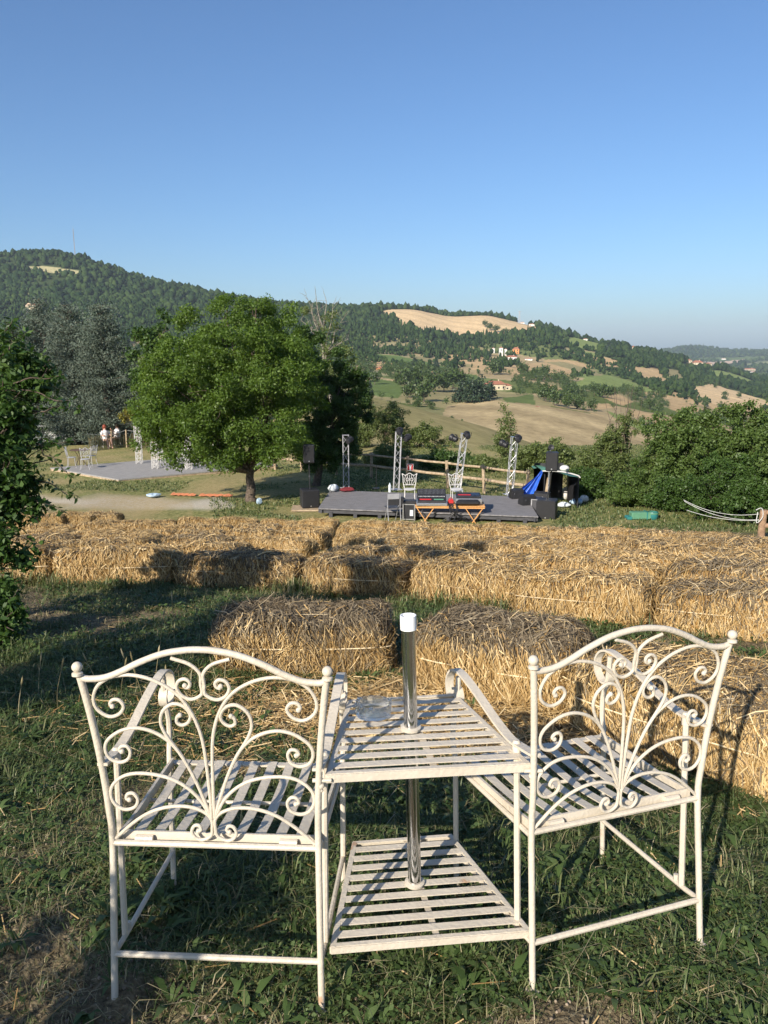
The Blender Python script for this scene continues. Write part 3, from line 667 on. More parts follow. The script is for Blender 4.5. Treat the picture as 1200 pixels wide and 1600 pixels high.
def make_chair(q, inner):
    M3 = rotm(*q[3:]); X = Matrix.Translation(Vector(q[:3])-BO) @ M3.to_4x4()
    hs, ht, yb, d, w2, wf2 = SH['hs'], SH['ht'], SH['yb'], SH['d'], SH['w']/2, SH['wf']/2
    def mb(): m = MB(); m.X = X; return m
    def lean(s): return -yb*(.62*max(s, 0)+.38*max(s, 0)**2)
    def bk(x, s, dy=0): return Vector((x, lean(s)+dy, hs+(ht-hs)*s))
    def px_at(s):                      # half width of the posts at height fraction s
        return w2+(SH['wt']/2-w2)*max(0, s)**1.9
    for sgn in (-1, 1):
        m = mb(); path = [(sgn*(w2+SH['sx']), -SH['sy'], -.01), (sgn*(w2+.003), -.009, .2), (sgn*w2, 0, hs)]+[tuple(bk(sgn*px_at(s), s)) for s in (.2, .4, .6, .8, .95)]
        m.tube(catmull(path, 5), .0086, 10)
        m.lathe([(.0115, .0), (.017, .001), (.0175, .010), (.0115, .013)], (sgn*(w2+SH['sx']), -SH['sy'], -.008), 12)
        leg = m.build('rear_post', M_cream, bench, True)
        m = mb(); m.ball(bk(sgn*px_at(1), 1), .0124, 14, 10); m.lathe([(.0095, -.022), (.0125, -.02), (.0125, -.014), (.009, -.012)], bk(sgn*px_at(1), 1), 12); m.build('ball_finial', M_cream, leg, True)
        # front leg rising to carry the armrest
        m = mb(); m.tube(catmull([(sgn*wf2, d, -.03), (sgn*wf2, d, .2), (sgn*wf2, d, hs), (sgn*(wf2+.002), d+.012, hs+.06), (sgn*wf2, d+.006, hs+.13), (sgn*wf2, d-.02, hs+.20), (sgn*wf2, d-.03, hs+.272)], 4), .0085, 8); m.build('front_leg', M_cream, bench, True)
        # armrest: flat bar rolled over at its front
        m = mb(); ap = [(sgn*(w2+.004), -.03, .632), (sgn*(w2+.006), .03, .628), (sgn*(w2+.008), .09, .627), (sgn*(wf2-.001), .17, .645), (sgn*wf2, .26, .676), (sgn*wf2, .34, .700), (sgn*wf2, .405, .712), (sgn*wf2, .452, .704), (sgn*wf2, .482, .672), (sgn*wf2, .482, .63), (sgn*wf2, .455, .603), (sgn*wf2, .424, .606), (sgn*wf2, .408, .630), (sgn*wf2, .42, .655), (sgn*wf2, .44, .652)]
        pa = catmull(ap, 5)
        m.sweep(pa, [(-.0125, -.0035), (.0125, -.0035), (.0125, .0035), (-.0125, .0035)], side=(1, 0, 0))
        arm = m.build('armrest', M_cream, bench, True, 35)
        m = mb(); m.lathe([(.0115, 0), (.0115, .03), (.007, .036)], (sgn*(w2+.008), .062, .600), 10); m.build('collar', M_cream, arm, True)
        m = mb(); m.tube([(sgn*(w2+.006), .062, SH['st']-.004), (sgn*(w2+.008), .062, .60)], .0085, 8)
        m.tube([(sgn*(w2+.006), .085, SH['st']-.006), (sgn*(w2+.006), .085, SH['st']+.018)], .007, 8); m.build('arm_post', M_cream, bench, True)
        m = mb(); m.tube([(sgn*(w2+.004), -.010, SH['st']), (sgn*(w2+.005), .05, SH['st']-.004), (sgn*(wf2-.001), d, SH['st'])], .0072, 8); m.build('side_stretcher', M_cream, bench, True)
    # back rail (camel hump)
    m = mb(); hp = [(-.985, -.027), (-.93, -.030), (-.80, -.026), (-.66, -.010), (-.5, .014), (-.3, .037), (-.12, .047), (0, .049)]
    hp = hp+[(-x, z) for x, z in hp[-2::-1]]
    k = ht-hs; pth = [bk(x*px_at(.95), 1+z/k) for x, z in hp]
    back = empty('backrest', (0, 0, 0)); back.parent = bench
    m.tube(catmull(pth, 5), .0079, 10); m.build('top_rail', M_cream, back, True)
    def trace(c, mir):
        pts = [bk((-x if mir else x), s, 0.0) for x, s in c]
        return catmull(pts, 4)
    for c in SCRL:
        for mir in (0, 1):
            m = mb(); p = trace(c, mir); n = len(p)
            m.tube(p, .0043, 8, rad=[1 if i < n-6 else 1+.25*(i-n+6)/6 for i in range(n)])
            m.ball(p[-1], .0064, 8, 6); m.build('scroll', M_cream, back, True)
    # rails at seat level and near the ground
    m = mb(); m.tube([(-w2, 0, hs-.004), (w2, 0, hs-.004)], .0076, 8); m.build('back_rail', M_cream, bench, True)
    m = mb(); m.tube([(-w2-.004, -.012, SH['st']), (w2+.004, -.012, SH['st'])], .0076, 8); m.build('rear_stretcher', M_cream, bench, True)
    # seat frame
    seat = empty('seat', (0, 0, 0)); seat.parent = bench
    m = mb(); m.bar([(-w2+.01, .022, hs+.004), (w2-.01, .022, hs+.004)], .006, .024)
    m.bar([(-wf2, d, hs-.004), (wf2, d, hs-.004)], .022, .006)
    for sgn in (-1, 1):
        m.sweep(catmull([(sgn*(w2-.012), .02, hs), (sgn*(w2-.010), .12, hs-.006), (sgn*(wf2-.012), .3, hs-.006), (sgn*(wf2-.01), d, hs-.004)], 5), [(-.004, -.014), (.004, -.014), (.004, .014), (-.004, .014)], up=(0, 0, 1))
        m.tube([(sgn*(w2-.002), .0, hs-.016), (sgn*(wf2-.002), d, hs-.016)], .007, 8)
        m.tube([(sgn*.18-.022, .012, hs+.002), (sgn*.18+.022, .012, hs+.002)], .0085, 8)
    m.tube([(-w2, .235, hs-.016), (w2, .235, hs-.016)], .0055, 8)
    m.build('seat_frame', M_cream, seat, True, 35)
    m = mb(); n = 9
    for i in range(n):
        t = (i+.75)/(n+.5); xr = (t*2-1)*(w2-.012); xf = (t*2-1)*(wf2-.012)
        dip = .007*(1-(t*2-1)**2)
        m.bar(catmull([(xr, .024, hs+.004), (xr*.5+xf*.5, .18, hs-.004-dip), (xf, .36, hs-.002-dip*.6), (xf, d+.008, hs+.001)], 4), .026, .0032)
    m.build('seat_slats', M_cream, seat, True, 35)
CH_L = (-0.4141, 1.6346, -0.0094, -0.0568, -0.0009, -0.0917)
CH_R = (0.6202, 1.7609, -0.0113, 0.3283, -0.0189, -0.1022)
make_chair(CH_L, 1); make_chair(CH_R, -1)
def table_level(name, c, th):
    """c: near-left, near-right, far-right, far-left corners"""
    NL, NR, FR, FL = [Vector(p)-BO for p in c]
    top = empty(name, (0, 0, 0)); top.parent = bench
    m = MB()
    for a, b in ((NL, NR), (NR, FR), (FR, FL), (FL, NL)):
        m.bar([a-Vector((0, 0, th/2)), b-Vector((0, 0, th/2))], .006, th)
        inn = ((NL+NR+FR+FL)/4-(a+b)/2).normalized()*.006
        m.bar([a+inn, b+inn], .012, .0035)
    for t in (.53,):
        m.bar([NL.lerp(NR, t)-Vector((0, 0, .009)), FL.lerp(FR, t)-Vector((0, 0, .009))], .016, .004)
    m.build('table_frame' if th > .02 else 'shelf_frame', M_cream, top, False)
    m = MB(); n = 9
    for i in range(n):
        t = (i+.95)/(n+.9); a = NL.lerp(FL, t); b = NR.lerp(FR, t); e = (b-a).normalized()*.008
        m.bar([a+e, b-e], .0225, .003)
    m.build('table_slats' if th > .02 else 'shelf_slats', M_cream, top, False)
    return NL, NR, FR, FL
TT = [(-.137, 1.66, .605), (.362, 1.735, .590), (.215, 2.145, .581), (-.104, 2.10, .583)]
TS = [(-.132, 1.64, .144), (.377, 1.705, .136), (.210, 2.14, .111), (-.0945, 2.10, .113)]
table_level('table_top', TT, .021); table_level('lower_shelf', TS, .018)
for (x, y, z) in ((-.150, 1.655, .585), (.366, 1.722, .570)):
    m = MB(); p = Vector((x, y, z))-BO
    m.tube([p+Vector((-.02, 0, .008)), p+Vector((.025, 0, .008))], .005, 8); m.ball(p+Vector((0, 0, -.006)), .009, 10, 8); m.ball(p+Vector((0, 0, -.018)), .006, 8, 6)
    m.build('bolt_finial', M_cream, bench, True)
# ------------------------------------------------------------------ parasol pole and ashtray
def P_pole(z): t = (z-.127)/(.593-.127); return Vector((.0863+(.0726-.0863)*t, 1.8955+(1.909-1.8955)*t, z))
base = P_pole(-.04)
pole = empty('parasol_pole', base, 0, "chrome parasol pole without its parasol, standing up through the iron table", "pole")
m = MB(); m.tube([P_pole(-.05)-base, P_pole(.88)-base], .0185, 24); m.build('tube', M_chrome, pole, True)
m = MB(); a, b = P_pole(.874)-base, P_pole(.912)-base; ax = (b-a)
R_ = ax.to_track_quat('Z', 'Y').to_matrix(); m.lathe([(.0190, 0), (.0215, 0), (.0215, ax.length), (.0185, ax.length), (.0180, ax.length-.001), (.0175, ax.length-.034), (.0, ax.length-.0345)], a, 24, R_); m.build('cap', M_whitepl, pole, True)
for z in (.597, .131):
    m = MB(); m.lathe([(.0192, -.006), (.027, -.005), (.028, .002), (.0192, .004)], P_pole(z)-base, 24); m.build('ring', M_cream, pole, True)
ashz = .590
ash = MB(); ash.lathe([(.047, 0), (.050, .004), (.0525, .034), (.052, .038), (.0485, .038), (.047, .034), (.045, .012), (.040, .009), (0, .0085)], (0, 0, 0), 40)
for a in (.4, 2.5, 4.6): ash.box((.049*math.cos(a), .049*math.sin(a), .0392), (.012, .010, .005), a, bev=.0015)
o = ash.build('ashtray', M_glass, None, True, 50); o.location = (-.03, 1.993, ashz); o.rotation_euler = (-.09, 0, 0)
tag(o, "round clear glass ashtray on the slatted table, left of the chrome pole", "ashtray")
# ------------------------------------------------------------------ straw bales
def strands(rng, L, W, Hh, n, wd, top_grey, front_n=.5, lmin=.05, lmax=.16):
    """thin bent strips lying on and sticking out of the box faces"""
    # face choice: 0 front(-y) 1 top 2 left 3 right 4 back
    ar = np.array([L*Hh*1.15, L*W*1.2, W*Hh, W*Hh, L*Hh*.5]); fc = rng.choice(5, n, p=ar/ar.sum())
    u = rng.uniform(-1, 1, n); v = rng.uniform(-1, 1, n); ang = np.where(fc == 1, rng.uniform(0, PI, n), np.where((fc == 0) | (fc == 4), rng.normal(PI/2, .42, n), rng.uniform(0, PI, n)))
    ln = rng.uniform(lmin, lmax, n)*np.where(fc == 0, .85, 1.0)
    out = np.abs(rng.normal(0, .011, n))+.001
    C = np.zeros((n, 3)); A = np.zeros((n, 3)); Nn = np.zeros((n, 3)); B = np.zeros((n, 3))
    ax = {0: ((1, 0, 0), (0, 0, 1), (0, -1, 0)), 1: ((1, 0, 0), (0, 1, 0), (0, 0, 1)), 2: ((0, 1, 0), (0, 0, 1), (-1, 0, 0)), 3: ((0, 1, 0), (0, 0, 1), (1, 0, 0)), 4: ((1, 0, 0), (0, 0, 1), (0, 1, 0))}
    hf = {0: (L/2, Hh/2, W/2), 1: (L/2, W/2, Hh/2), 2: (W/2, Hh/2, L/2), 3: (W/2, Hh/2, L/2), 4: (L/2, Hh/2, W/2)}
    for k in range(5):
        q = fc == k; a, b, c = [np.array(x, float) for x in ax[k]]; ha, hb, hc = hf[k]
        C[q] = u[q, None]*ha*a+v[q, None]*hb*b+hc*c
        A[q] = np.cos(ang[q])[:, None]*a+np.sin(ang[q])[:, None]*b; Nn[q] = c
    # round the box
    C[:, 2] += Hh/2
    B = np.cross(A, Nn)
    tilt = rng.normal(0, .17, n)
    E0 = C-A*ln[:, None]/2+Nn*out[:, None]; E2 = C+A*ln[:, None]/2+Nn*(out+tilt*ln)[:, None]; E1 = (E0+E2)/2+Nn*(rng.normal(.0, .12, n)*ln)[:, None]*.5+B*(rng.normal(0, .06, n)*ln)[:, None]
    w_ = wd*rng.uniform(.5, 1.3, n)[:, None]; Bt = B*np.cos(rng.uniform(-1, 1, n))[:, None]+Nn*np.sin(rng.uniform(-1.1, 1.1, n))[:, None]
    V = np.stack([E0-Bt*w_/2, E0+Bt*w_/2, E1-Bt*w_/2, E1+Bt*w_/2, E2-Bt*w_/2, E2+Bt*w_/2], 1)
    gr = (fc == 1) & (rng.random(n) < top_grey)
    gr |= (fc != 1) & (v > .62) & (rng.random(n) < top_grey*.8)
    return V, gr
AMP = 1.0
def warp(V, L, W, Hh, seed):
    P = V.reshape(-1, 3).copy()
    def sm(x): return (noise3(x, 4.2, seed)-.5)
    x, y, z = P[:, 0]/(L/2), P[:, 1]/(W/2), (P[:, 2]-Hh/2)/(Hh/2)
    # rounded corners
    ex = np.clip(np.abs(x)-.86, 0, 1); ey = np.clip(np.abs(y)-.7, 0, 1); ez = np.clip(np.abs(z)-.66, 0, 1)
    P[:, 0] -= np.clip(x, -1.2, 1.2)*(ey*.55+ez*.60)*L*.13; P[:, 1] -= np.clip(y, -1.2, 1.2)*(ex*.5+ez*.30)*W*.19; P[:, 2] -= np.clip(z, -1.2, 1.2)*(ex*.8+ey*.45)*Hh*.26
    P[:, 0] += sm(P+3)*.06*AMP; P[:, 1] += sm(P+11)*.08*AMP; P[:, 2] += sm(P+23)*.075*AMP+(noise2(P[:, 0]*2.3, P[:, 1]*2.3, seed+3)-.5)*.05*np.clip(z*2, 0, 1)
    return P.reshape(V.shape)
def bale_mesh(name, L, W, Hh, n, wd, seed, grey=.6, fg=0, **k):
    rng = np.random.default_rng(seed)
    # body: subdivided box
    nx, ny, nz = 26, 13, 11; vs = []; qs = []
    def face(o, a, b, na, nb):
        base_ = sum(len(x) for x in vs); i = np.linspace(0, 1, na+1); j = np.linspace(0, 1, nb+1)
        g = np.array(o)[None, None]+i[:, None, None]*np.array(a)+j[None, :, None]*np.array(b); vs.append(g.reshape(-1, 3))
        q = np.arange(na)[:, None]*(nb+1)+np.arange(nb)[None]; qs.append((np.stack([q, q+nb+1, q+nb+2, q+1], -1).reshape(-1, 4)+base_))
    l, w_, h = L/2, W/2, Hh
    face((-l, -w_, 0), (L, 0, 0), (0, 0, h), nx, nz); face((l, w_, 0), (-L, 0, 0), (0, 0, h), nx, nz)
    face((l, -w_, 0), (0, W, 0), (0, 0, h), ny, nz); face((-l, w_, 0), (0, -W, 0), (0, 0, h), ny, nz)
    face((-l, -w_, h), (L, 0, 0), (0, W, 0), nx, ny); face((-l, w_, 0), (L, 0, 0), (0, -W, 0), nx, ny)
    bv = warp(np.concatenate(vs)*.985, L, W, Hh, seed); bv = bv+((noise3(bv, 30, seed)-.5)*.03)[:, None]*np.sign(bv-np.array((0, 0, Hh/2)))*.8
    bq = np.concatenate(qs)
    V, gr = strands(rng, L, W, Hh, n, wd, grey, **k); gr |= rng.random(len(gr)) < fg; V = warp(V, L, W, Hh, seed)
    n_ = len(V); q = np.arange(n_)[:, None]*6
    Q = np.stack([np.concatenate([q+0, q+1, q+3, q+2], 1), np.concatenate([q+2, q+3, q+5, q+4], 1)], 1).reshape(-1, 4)+len(bv)
    mi = np.concatenate([np.zeros(len(bq)), np.repeat(np.where(gr, 2, 1), 2)])
    me = npmesh(name, np.concatenate([bv, V.reshape(-1, 3)]), quads=np.concatenate([bq, Q]), mats=[M_strawbody, M_straw, M_strawgrey], midx=mi)
    return me
def twine_mesh(L, W, Hh, seed):
    m = MB(); rng = random.Random(seed)
    for y in (-.0,):
        pass
    for zf in (.55,):
        z = Hh*zf; pts = [(-L/2-.004, -W*.3, z), (-L/2+.05, -W/2-.012, z+.004), (0, -W/2-.016, z-.006), (L/2-.05, -W/2-.012, z+.004), (L/2+.004, -W*.3, z)]
        m.tube(catmull(pts, 3), .0034, 5)
    for yf in (-.22, .22):
        m.tube([(-L/2+.04, W*yf, Hh+.002), (0, W*yf, Hh+.008), (L/2-.04, W*yf, Hh+.002)], .0020, 5)
    me = bpy.data.meshes.new("twine"); me.from_pydata([tuple(v) for v in m.v], [], m.f); me.materials.append(M_twine); return me
BL, BW, BH = 1.08, .46, .345
def place_bale(me, tw, loc, rz, label, group, tilt=(0, 0), first=[None]):
    o = link('straw_bale', me); o.location = loc; o.rotation_euler = (tilt[0], tilt[1], rz); tag(o, label, "straw bale", group)
    if tw:
        t = link('twine', tw, o)
    return o
def near_bale(A, B, seed, label, n=15000, tw=True, Hb=.35, Wb=.50, grey=.93, fg=0):
    """A, B: ends of the front bottom edge"""
    A = Vector(A); B = Vector(B); dv = (B-A).xy; L = dv.length; yaw = math.atan2(dv.y, dv.x)
    mid = (A+B)/2+Vector((-math.sin(yaw), math.cos(yaw), 0))*Wb/2
    sl = (gz(mid.y+.2)-gz(mid.y-.2))/.4
    me = bale_mesh('straw_bale', L, Wb, Hb, n, .0042, seed, grey, fg)
    return place_bale(me, twine_mesh(L, Wb, Hb, seed) if tw else None, (mid.x, mid.y, float(gz(mid.y))-.02), yaw, label, "straw bales set out as seats on the slope", (math.atan(sl)*math.cos(yaw), -math.atan(sl)*math.sin(yaw)))
AMP = 1.9
near_bale(gp(333, 1058), gp(612, 1056), 11, "grey topped straw bale behind the left iron chair, left of the chrome pole", Wb=.58, Hb=.33, fg=.28)
near_bale(gp(645, 1072), gp(884, 1118), 12, "straw bale straight behind the table, right of the chrome pole", Wb=.56, Hb=.33)
near_bale(gp(888, 1140), gp(1232, 1262), 13, "pale straw bale behind the right iron chair, shadowed by its back", n=18000, Wb=.58, Hb=.34, grey=.35, fg=.22)
AMP = 1.2
VAR = [(bale_mesh('straw_bale', BL, BW, BH, 6500, .0062, 100+i, (.15, .35, .1, .5, .2, .3)[i], (.05, .22, .08, .28, .1, .15)[i], lmin=.05, lmax=.17), twine_mesh(BL, BW, BH, i)) for i in range(6)]
VARF = [(bale_mesh('straw_bale', BL, BW, BH, 3200, .0085, 200+i, (.05, .2, .1, .25)[i], (.05, .15, .1, .2)[i], lmin=.07, lmax=.2), twine_mesh(BL, BW, BH, i)) for i in range(4)]
ORD = ['first', 'second', 'third', 'fourth', 'fifth', 'sixth', 'seventh', 'eighth', 'ninth', 'tenth', 'eleventh', 'twelfth', 'thirteenth', 'fourteenth', 'fifteenth', 'sixteenth', 'seventeenth', 'eighteenth']
ROWN = ['front row', 'second row', 'third row', 'fourth row', 'fifth row', 'sixth row', 'back row by the stage']
ROWS_L = [   # front-top edge of each row of the left block (px, py)
 [(-130, 862), (40, 862), (200, 862), (467, 866)],
 [(-60, 849), (100, 849), (300, 849), (378, 850)],
 [(0, 837), (150, 838), (300, 838), (472, 841)],
 [(20, 828), (200, 828), (350, 829), (500, 832)],
 [(30, 820), (200, 820), (380, 820), (510, 823)],
 [(140, 812), (300, 811), (400, 811), (520, 813)],
]
ROWS_R = [
 [(468, 868), (590, 872), (700, 884), (800, 893), (1000, 907), (1200, 922), (1290, 930)],
 [(505, 853), (640, 858), (780, 868), (860, 874), (1000, 880), (1200, 897), (1290, 905)],
 [(515, 842), (640, 846), (780, 854), (860, 858), (1000, 863), (1200, 878), (1300, 886)],
 [(520, 833), (640, 836), (780, 841), (900, 845), (1040, 851), (1200, 864), (1300, 872)],
 [(525, 824), (640, 827), (780, 831), (900, 834), (1040, 840), (1200, 853), (1300, 861)],
 [(530, 816), (640, 818), (780, 821), (900, 824), (1040, 831), (1200, 845), (1300, 853)],
]
def row(pts, r, block, rng):
    P = []
    for i in range(len(pts)-1):
        for t in np.linspace(0, 1, 12, endpoint=False):
            px = pts[i][0]*(1-t)+pts[i+1][0]*t; py = pts[i][1]*(1-t)+pts[i+1][1]*t; q = gp(px, py, BH, 4.5, 40); P.append(Vector((q.x, q.y, 0)))
    q = gp(*pts[-1], BH, 4.5, 40); P.append(Vector((q.x, q.y, 0)))
    s = [0]
    for i in range(1, len(P)): s.append(s[-1]+(P[i]-P[i-1]).length)
    tot = s[-1]; step = BL+.055; n = max(1, round(tot/step)); step = tot/n
    def at(d):
        i = int(np.clip(np.searchsorted(s, d)-1, 0, len(P)-2)); t = (d-s[i])/max(1e-6, s[i+1]-s[i]); return P[i].lerp(P[i+1], t)
    out = []
    for k in range(n):
        a = at(k*step+.035); b = at((k+1)*step-.035); dv = b-a; yaw = math.atan2(dv.y, dv.x)+rng.uniform(-.06, .06); c = (a+b)/2
        c += Vector((-math.sin(yaw), math.cos(yaw), 0))*(BW/2+rng.uniform(-.07, .07)); sl = (gz(c.y+.3)-gz(c.y-.3))/.6
        me, tw = (VAR if c.y < 13 else VARF)[rng.randrange(6 if c.y < 13 else 4)]
        if c.y > 15: tw = None
        side = 'left block' if block == 'L' else 'right block'
        lab = "straw bale, %s from the left in the %s of the %s" % (ORD[min(k, 17)], ROWN[r], side)
        fl = PI if rng.random() < .4 else 0
        o = place_bale(me, tw, (c.x, c.y, float(gz(c.y))-.01+rng.uniform(-.015, .01)), yaw, lab, "straw bales set out as seats on the slope", (math.atan(sl)*math.cos(yaw)+rng.uniform(-.02, .02), -math.atan(sl)*math.sin(yaw)+rng.uniform(-.02, .02)))
        o.scale = ((step-.05)/BL, rng.uniform(.95, 1.06), rng.uniform(.86, 1.0)); out.append(o)
    return out
rr = random.Random(5); nb = 0
for r, pts in enumerate(ROWS_L): nb += len(row(pts, r, 'L', rr))
for r, pts in enumerate(ROWS_R): nb += len(row(pts, r, 'R', rr))
# the short shaded row beyond the left block
for k, (px, py) in enumerate([(28, 818), (72, 817), (118, 816), (162, 815)]):
    q = gp(px, py, .1, 5, 40); me, tw = VARF[k % 4]
    place_bale(me, None, (q.x, q.y, float(gz(q.y))), rr.uniform(-.05, .05), "straw bale, %s from the left in the short dark row beside the gravel" % ORD[k], "straw bales set out as seats on the slope")
print("bales", nb)
# ------------------------------------------------------------------ grass, clover, loose straw
def blades(name, X, Y, hgt, wd, lean, mats, seed, kind='stuff', z=None, label=None):
    rng = np.random.default_rng(seed); n = len(X); Z = ground(X, Y)-.006 if z is None else z
    a = rng.uniform(0, 2*PI, n); d = np.stack([np.cos(a), np.sin(a)], 1); s = np.stack([-np.sin(a), np.cos(a)], 1)
    b = rng.uniform(.15, 1, n)*lean
    P0 = np.stack([X, Y, Z], 1); P1 = P0+np.concatenate([d*(hgt*b*.3)[:, None], (hgt*.55)[:, None]], 1)
    tipz = hgt*np.clip(1.05-.55*b, .3, 1); P2 = P0+np.concatenate([d*(hgt*b*.95)[:, None], tipz[:, None]], 1)
    S = np.concatenate([s*(wd/2)[:, None], np.zeros((n, 1))], 1)
    V = np.stack([P0-S, P0+S, P1-S*.85, P1+S*.85, P2], 1)
    q = np.arange(n)*5
    me = npmesh(name, V.reshape(-1, 3), quads=np.stack([q, q+1, q+3, q+2], 1), tris=np.stack([q+2, q+3, q+4], 1), mats=mats)
    return tag(link(name, me), kind=kind)
def scatter(n, f, seed, clump=.05):
    rng = np.random.default_rng(seed)
    X, Y = f(rng, n)
    return X, Y, rng
def near_xy(y0, y1, pw):
    def f(rng, n):
        Y = y0+(y1-y0)*rng.random(n)**pw; X = (rng.random(n)*2-1)*(.5+Y*.56); return X, Y
    return f
def tufts(n, f, seed, per, rad, thr, hlo, hhi, wlo, whi, lean, mats, name):
    X, Y, rng = scatter(n, f, seed); g = grassy(X, Y); keep = rng.random(n) < np.clip((g-thr)*1.8, .03, 1); X, Y, g = X[keep], Y[keep], g[keep]
    sc = rng.uniform(.5, 1.25, len(X))*(.55+.55*g)
    X = np.repeat(X, per)+rng.normal(0, rad, len(X)*per); Y = np.repeat(Y, per)+rng.normal(0, rad, len(Y)*per); sc = np.repeat(sc, per)
    h = rng.uniform(hlo, hhi, len(X))*sc; w_ = rng.uniform(wlo, whi, len(X))
    blades(name, X, Y, h, w_, lean, mats, seed+1)
tufts(21000, near_xy(.85, 4.4, 1.0), 41, 11, .026, .02, .018, .062, .0018, .0042, 1.7, [M_grass], 'grass')
tufts(16000, near_xy(4.2, 9.5, 1.0), 43, 8, .045, .05, .03, .10, .004, .008, 1.5, [M_grass], 'grass')
tufts(1100, near_xy(1.2, 9.0, 1.0), 45, 24, .04, .32, .05, .125, .003, .006, 1.5, [M_grass], 'grass')
# dry thatch lying nearly flat
tufts(2200, near_xy(.85, 7, 1.1), 47, 6, .05, -.4, .04, .10, .0014, .003, 3.0, [M_dry], 'dry_grass')
def clover(n, f, seed, s0, s1, name, m, up=.035):
    X, Y, rng = scatter(n, f, seed); g = grassy(X, Y); n2 = fbm(X*1.7, Y*1.7, 3, 99); k = rng.random(len(X)) < np.clip((g-.15)*1.3, 0, 1)*np.clip((n2-.30)*4, .15, 1)
    X, Y = X[k], Y[k]; n = len(X); Z = ground(X, Y)+rng.uniform(.0, up, n)
    a = rng.uniform(0, 2*PI, n); s = rng.uniform(s0, s1, n); t = rng.normal(0, .35, (n, 2))
    u = np.stack([np.cos(a), np.sin(a), t[:, 0]], 1)*s[:, None]; v = np.stack([-np.sin(a), np.cos(a), t[:, 1]], 1)*(s*.7)[:, None]
    P = np.stack([X, Y, Z], 1); V = np.stack([P-u, P-v, P+u, P+v], 1); q = np.arange(n)*4
    tag(link(name, npmesh(name, V.reshape(-1, 3), quads=np.stack([q, q+1, q+2, q+3], 1), mats=[m])), kind='stuff')
clover(190000, near_xy(.85, 4.6, 1.0), 51, .0035, .0095, 'clover', M_clover)
clover(90000, near_xy(4.4, 9.5, 1.0), 53, .008, .018, 'clover', M_clover, .06)
# drier, yellower tufts in patches
def dry_tufts(n, f, seed, per, wd):
    X, Y, rng = scatter(n, f, seed); k = fbm(X*1.9, Y*1.9, 3, 131) > .54; X, Y = X[k], Y[k]
    X = np.repeat(X, per)+rng.normal(0, .028, per*len(X)); Y = np.repeat(Y, per)+rng.normal(0, .028, per*len(Y))
    blades('dry_grass', X, Y, rng.uniform(.02, .07, len(X)), rng.uniform(wd*.6, wd*1.3, len(X)), 1.8, [M_dry], seed+1)
dry_tufts(1800, near_xy(.85, 4.6, 1.0), 141, 11, .0022)
dry_tufts(2000, near_xy(4.4, 9.5, 1.0), 143, 9, .004)
# broad leaved weeds: rosettes of blades
def rosettes(n, f, seed):
    X, Y, rng = scatter(n, f, seed); g = grassy(X, Y); k = rng.random(len(X)) < np.clip((g-.1)*1.2, .05, 1); X, Y = X[k], Y[k]; per = 9; n = len(X)*per
    sc = np.repeat(rng.uniform(.6, 1.3, len(X)), per); X = np.repeat(X, per); Y = np.repeat(Y, per); a = rng.uniform(0, 2*PI, n); L_ = rng.uniform(.03, .075, n)*sc; W_ = L_*rng.uniform(.16, .30, n)
    d = np.stack([np.cos(a), np.sin(a), np.zeros(n)], 1); s = np.stack([-np.sin(a), np.cos(a), np.zeros(n)], 1); P = np.stack([X, Y, ground(X, Y)+.004], 1); up = np.array((0, 0, 1.0)); e = rng.uniform(.2, .8, n)[:, None]
    p1 = P+(d*.5+up*e*.6)*L_[:, None]; p2 = P+(d+up*e*.55)*L_[:, None]
    V = np.stack([P-s*W_[:, None]*.15, P+s*W_[:, None]*.15, p1-s*W_[:, None]*.5, p1+s*W_[:, None]*.5, p2], 1); q = np.arange(n)*5
    tag(link('weeds', npmesh('m', V.reshape(-1, 3), quads=np.stack([q, q+1, q+3, q+2], 1), tris=np.stack([q+2, q+3, q+4], 1), mats=[M_clover])), kind='stuff')
rosettes(3800, near_xy(.85, 5, 1.0), 91)
def clods(n, f, seed):
    X, Y, rng = scatter(n, f, seed); g = grassy(X, Y); k = g < .6; X, Y = X[k], Y[k]; n = len(X); v, fc = ico(1); s = rng.uniform(.0015, .006, n)
    V = v[None]*rng.uniform(.7, 1.3, (n, len(v), 1))*s[:, None, None]+np.stack([X, Y, ground(X, Y)+.003], 1)[:, None]
    tag(link('soil_clods', npmesh('m', V.reshape(-1, 3), tris=(fc[None]+(np.arange(n)*len(v))[:, None, None]).reshape(-1, 3), mats=[mat("soil_clod", [(0, (.12, .09, .06)), (1, (.34, .27, .19))], .95, 20, island=True)])), kind='stuff')
clods(9000, near_xy(.85, 4.2, 1.0), 93)
# lawn beyond the bales
def lawn_xy(rng, n):
    Y = 20+26*rng.random(n); X = (rng.random(n)*2-1)*(1+Y*.52); return X, Y
X, Y, rng = scatter(60000, lawn_xy, 61)
px_, py_ = proj(X, Y, gz(Y)); k = (fbm(X*.45, Y*.45, 4, 77) > .42) & ~((px_ < 330) & (py_ > 768)) & (rng.random(len(X)) < .8)
k &= ~((X > -2.2) & (X < 5.0) & (Y > 21.2) & (Y < 26.6)) & ~((X < -3.5) & (Y > 30.5) & (py_ < 752) & (px_ > 90) & (px_ < 400))
X, Y = X[k], Y[k]; X = np.repeat(X, 2)+rng.normal(0, .05, 2*len(X)); Y = np.repeat(Y, 2)+rng.normal(0, .05, 2*len(Y))
blades('lawn', X, Y, rng.uniform(.05, .14, len(X)), rng.uniform(.02, .04, len(X)), 1.2, [M_grass], 62)
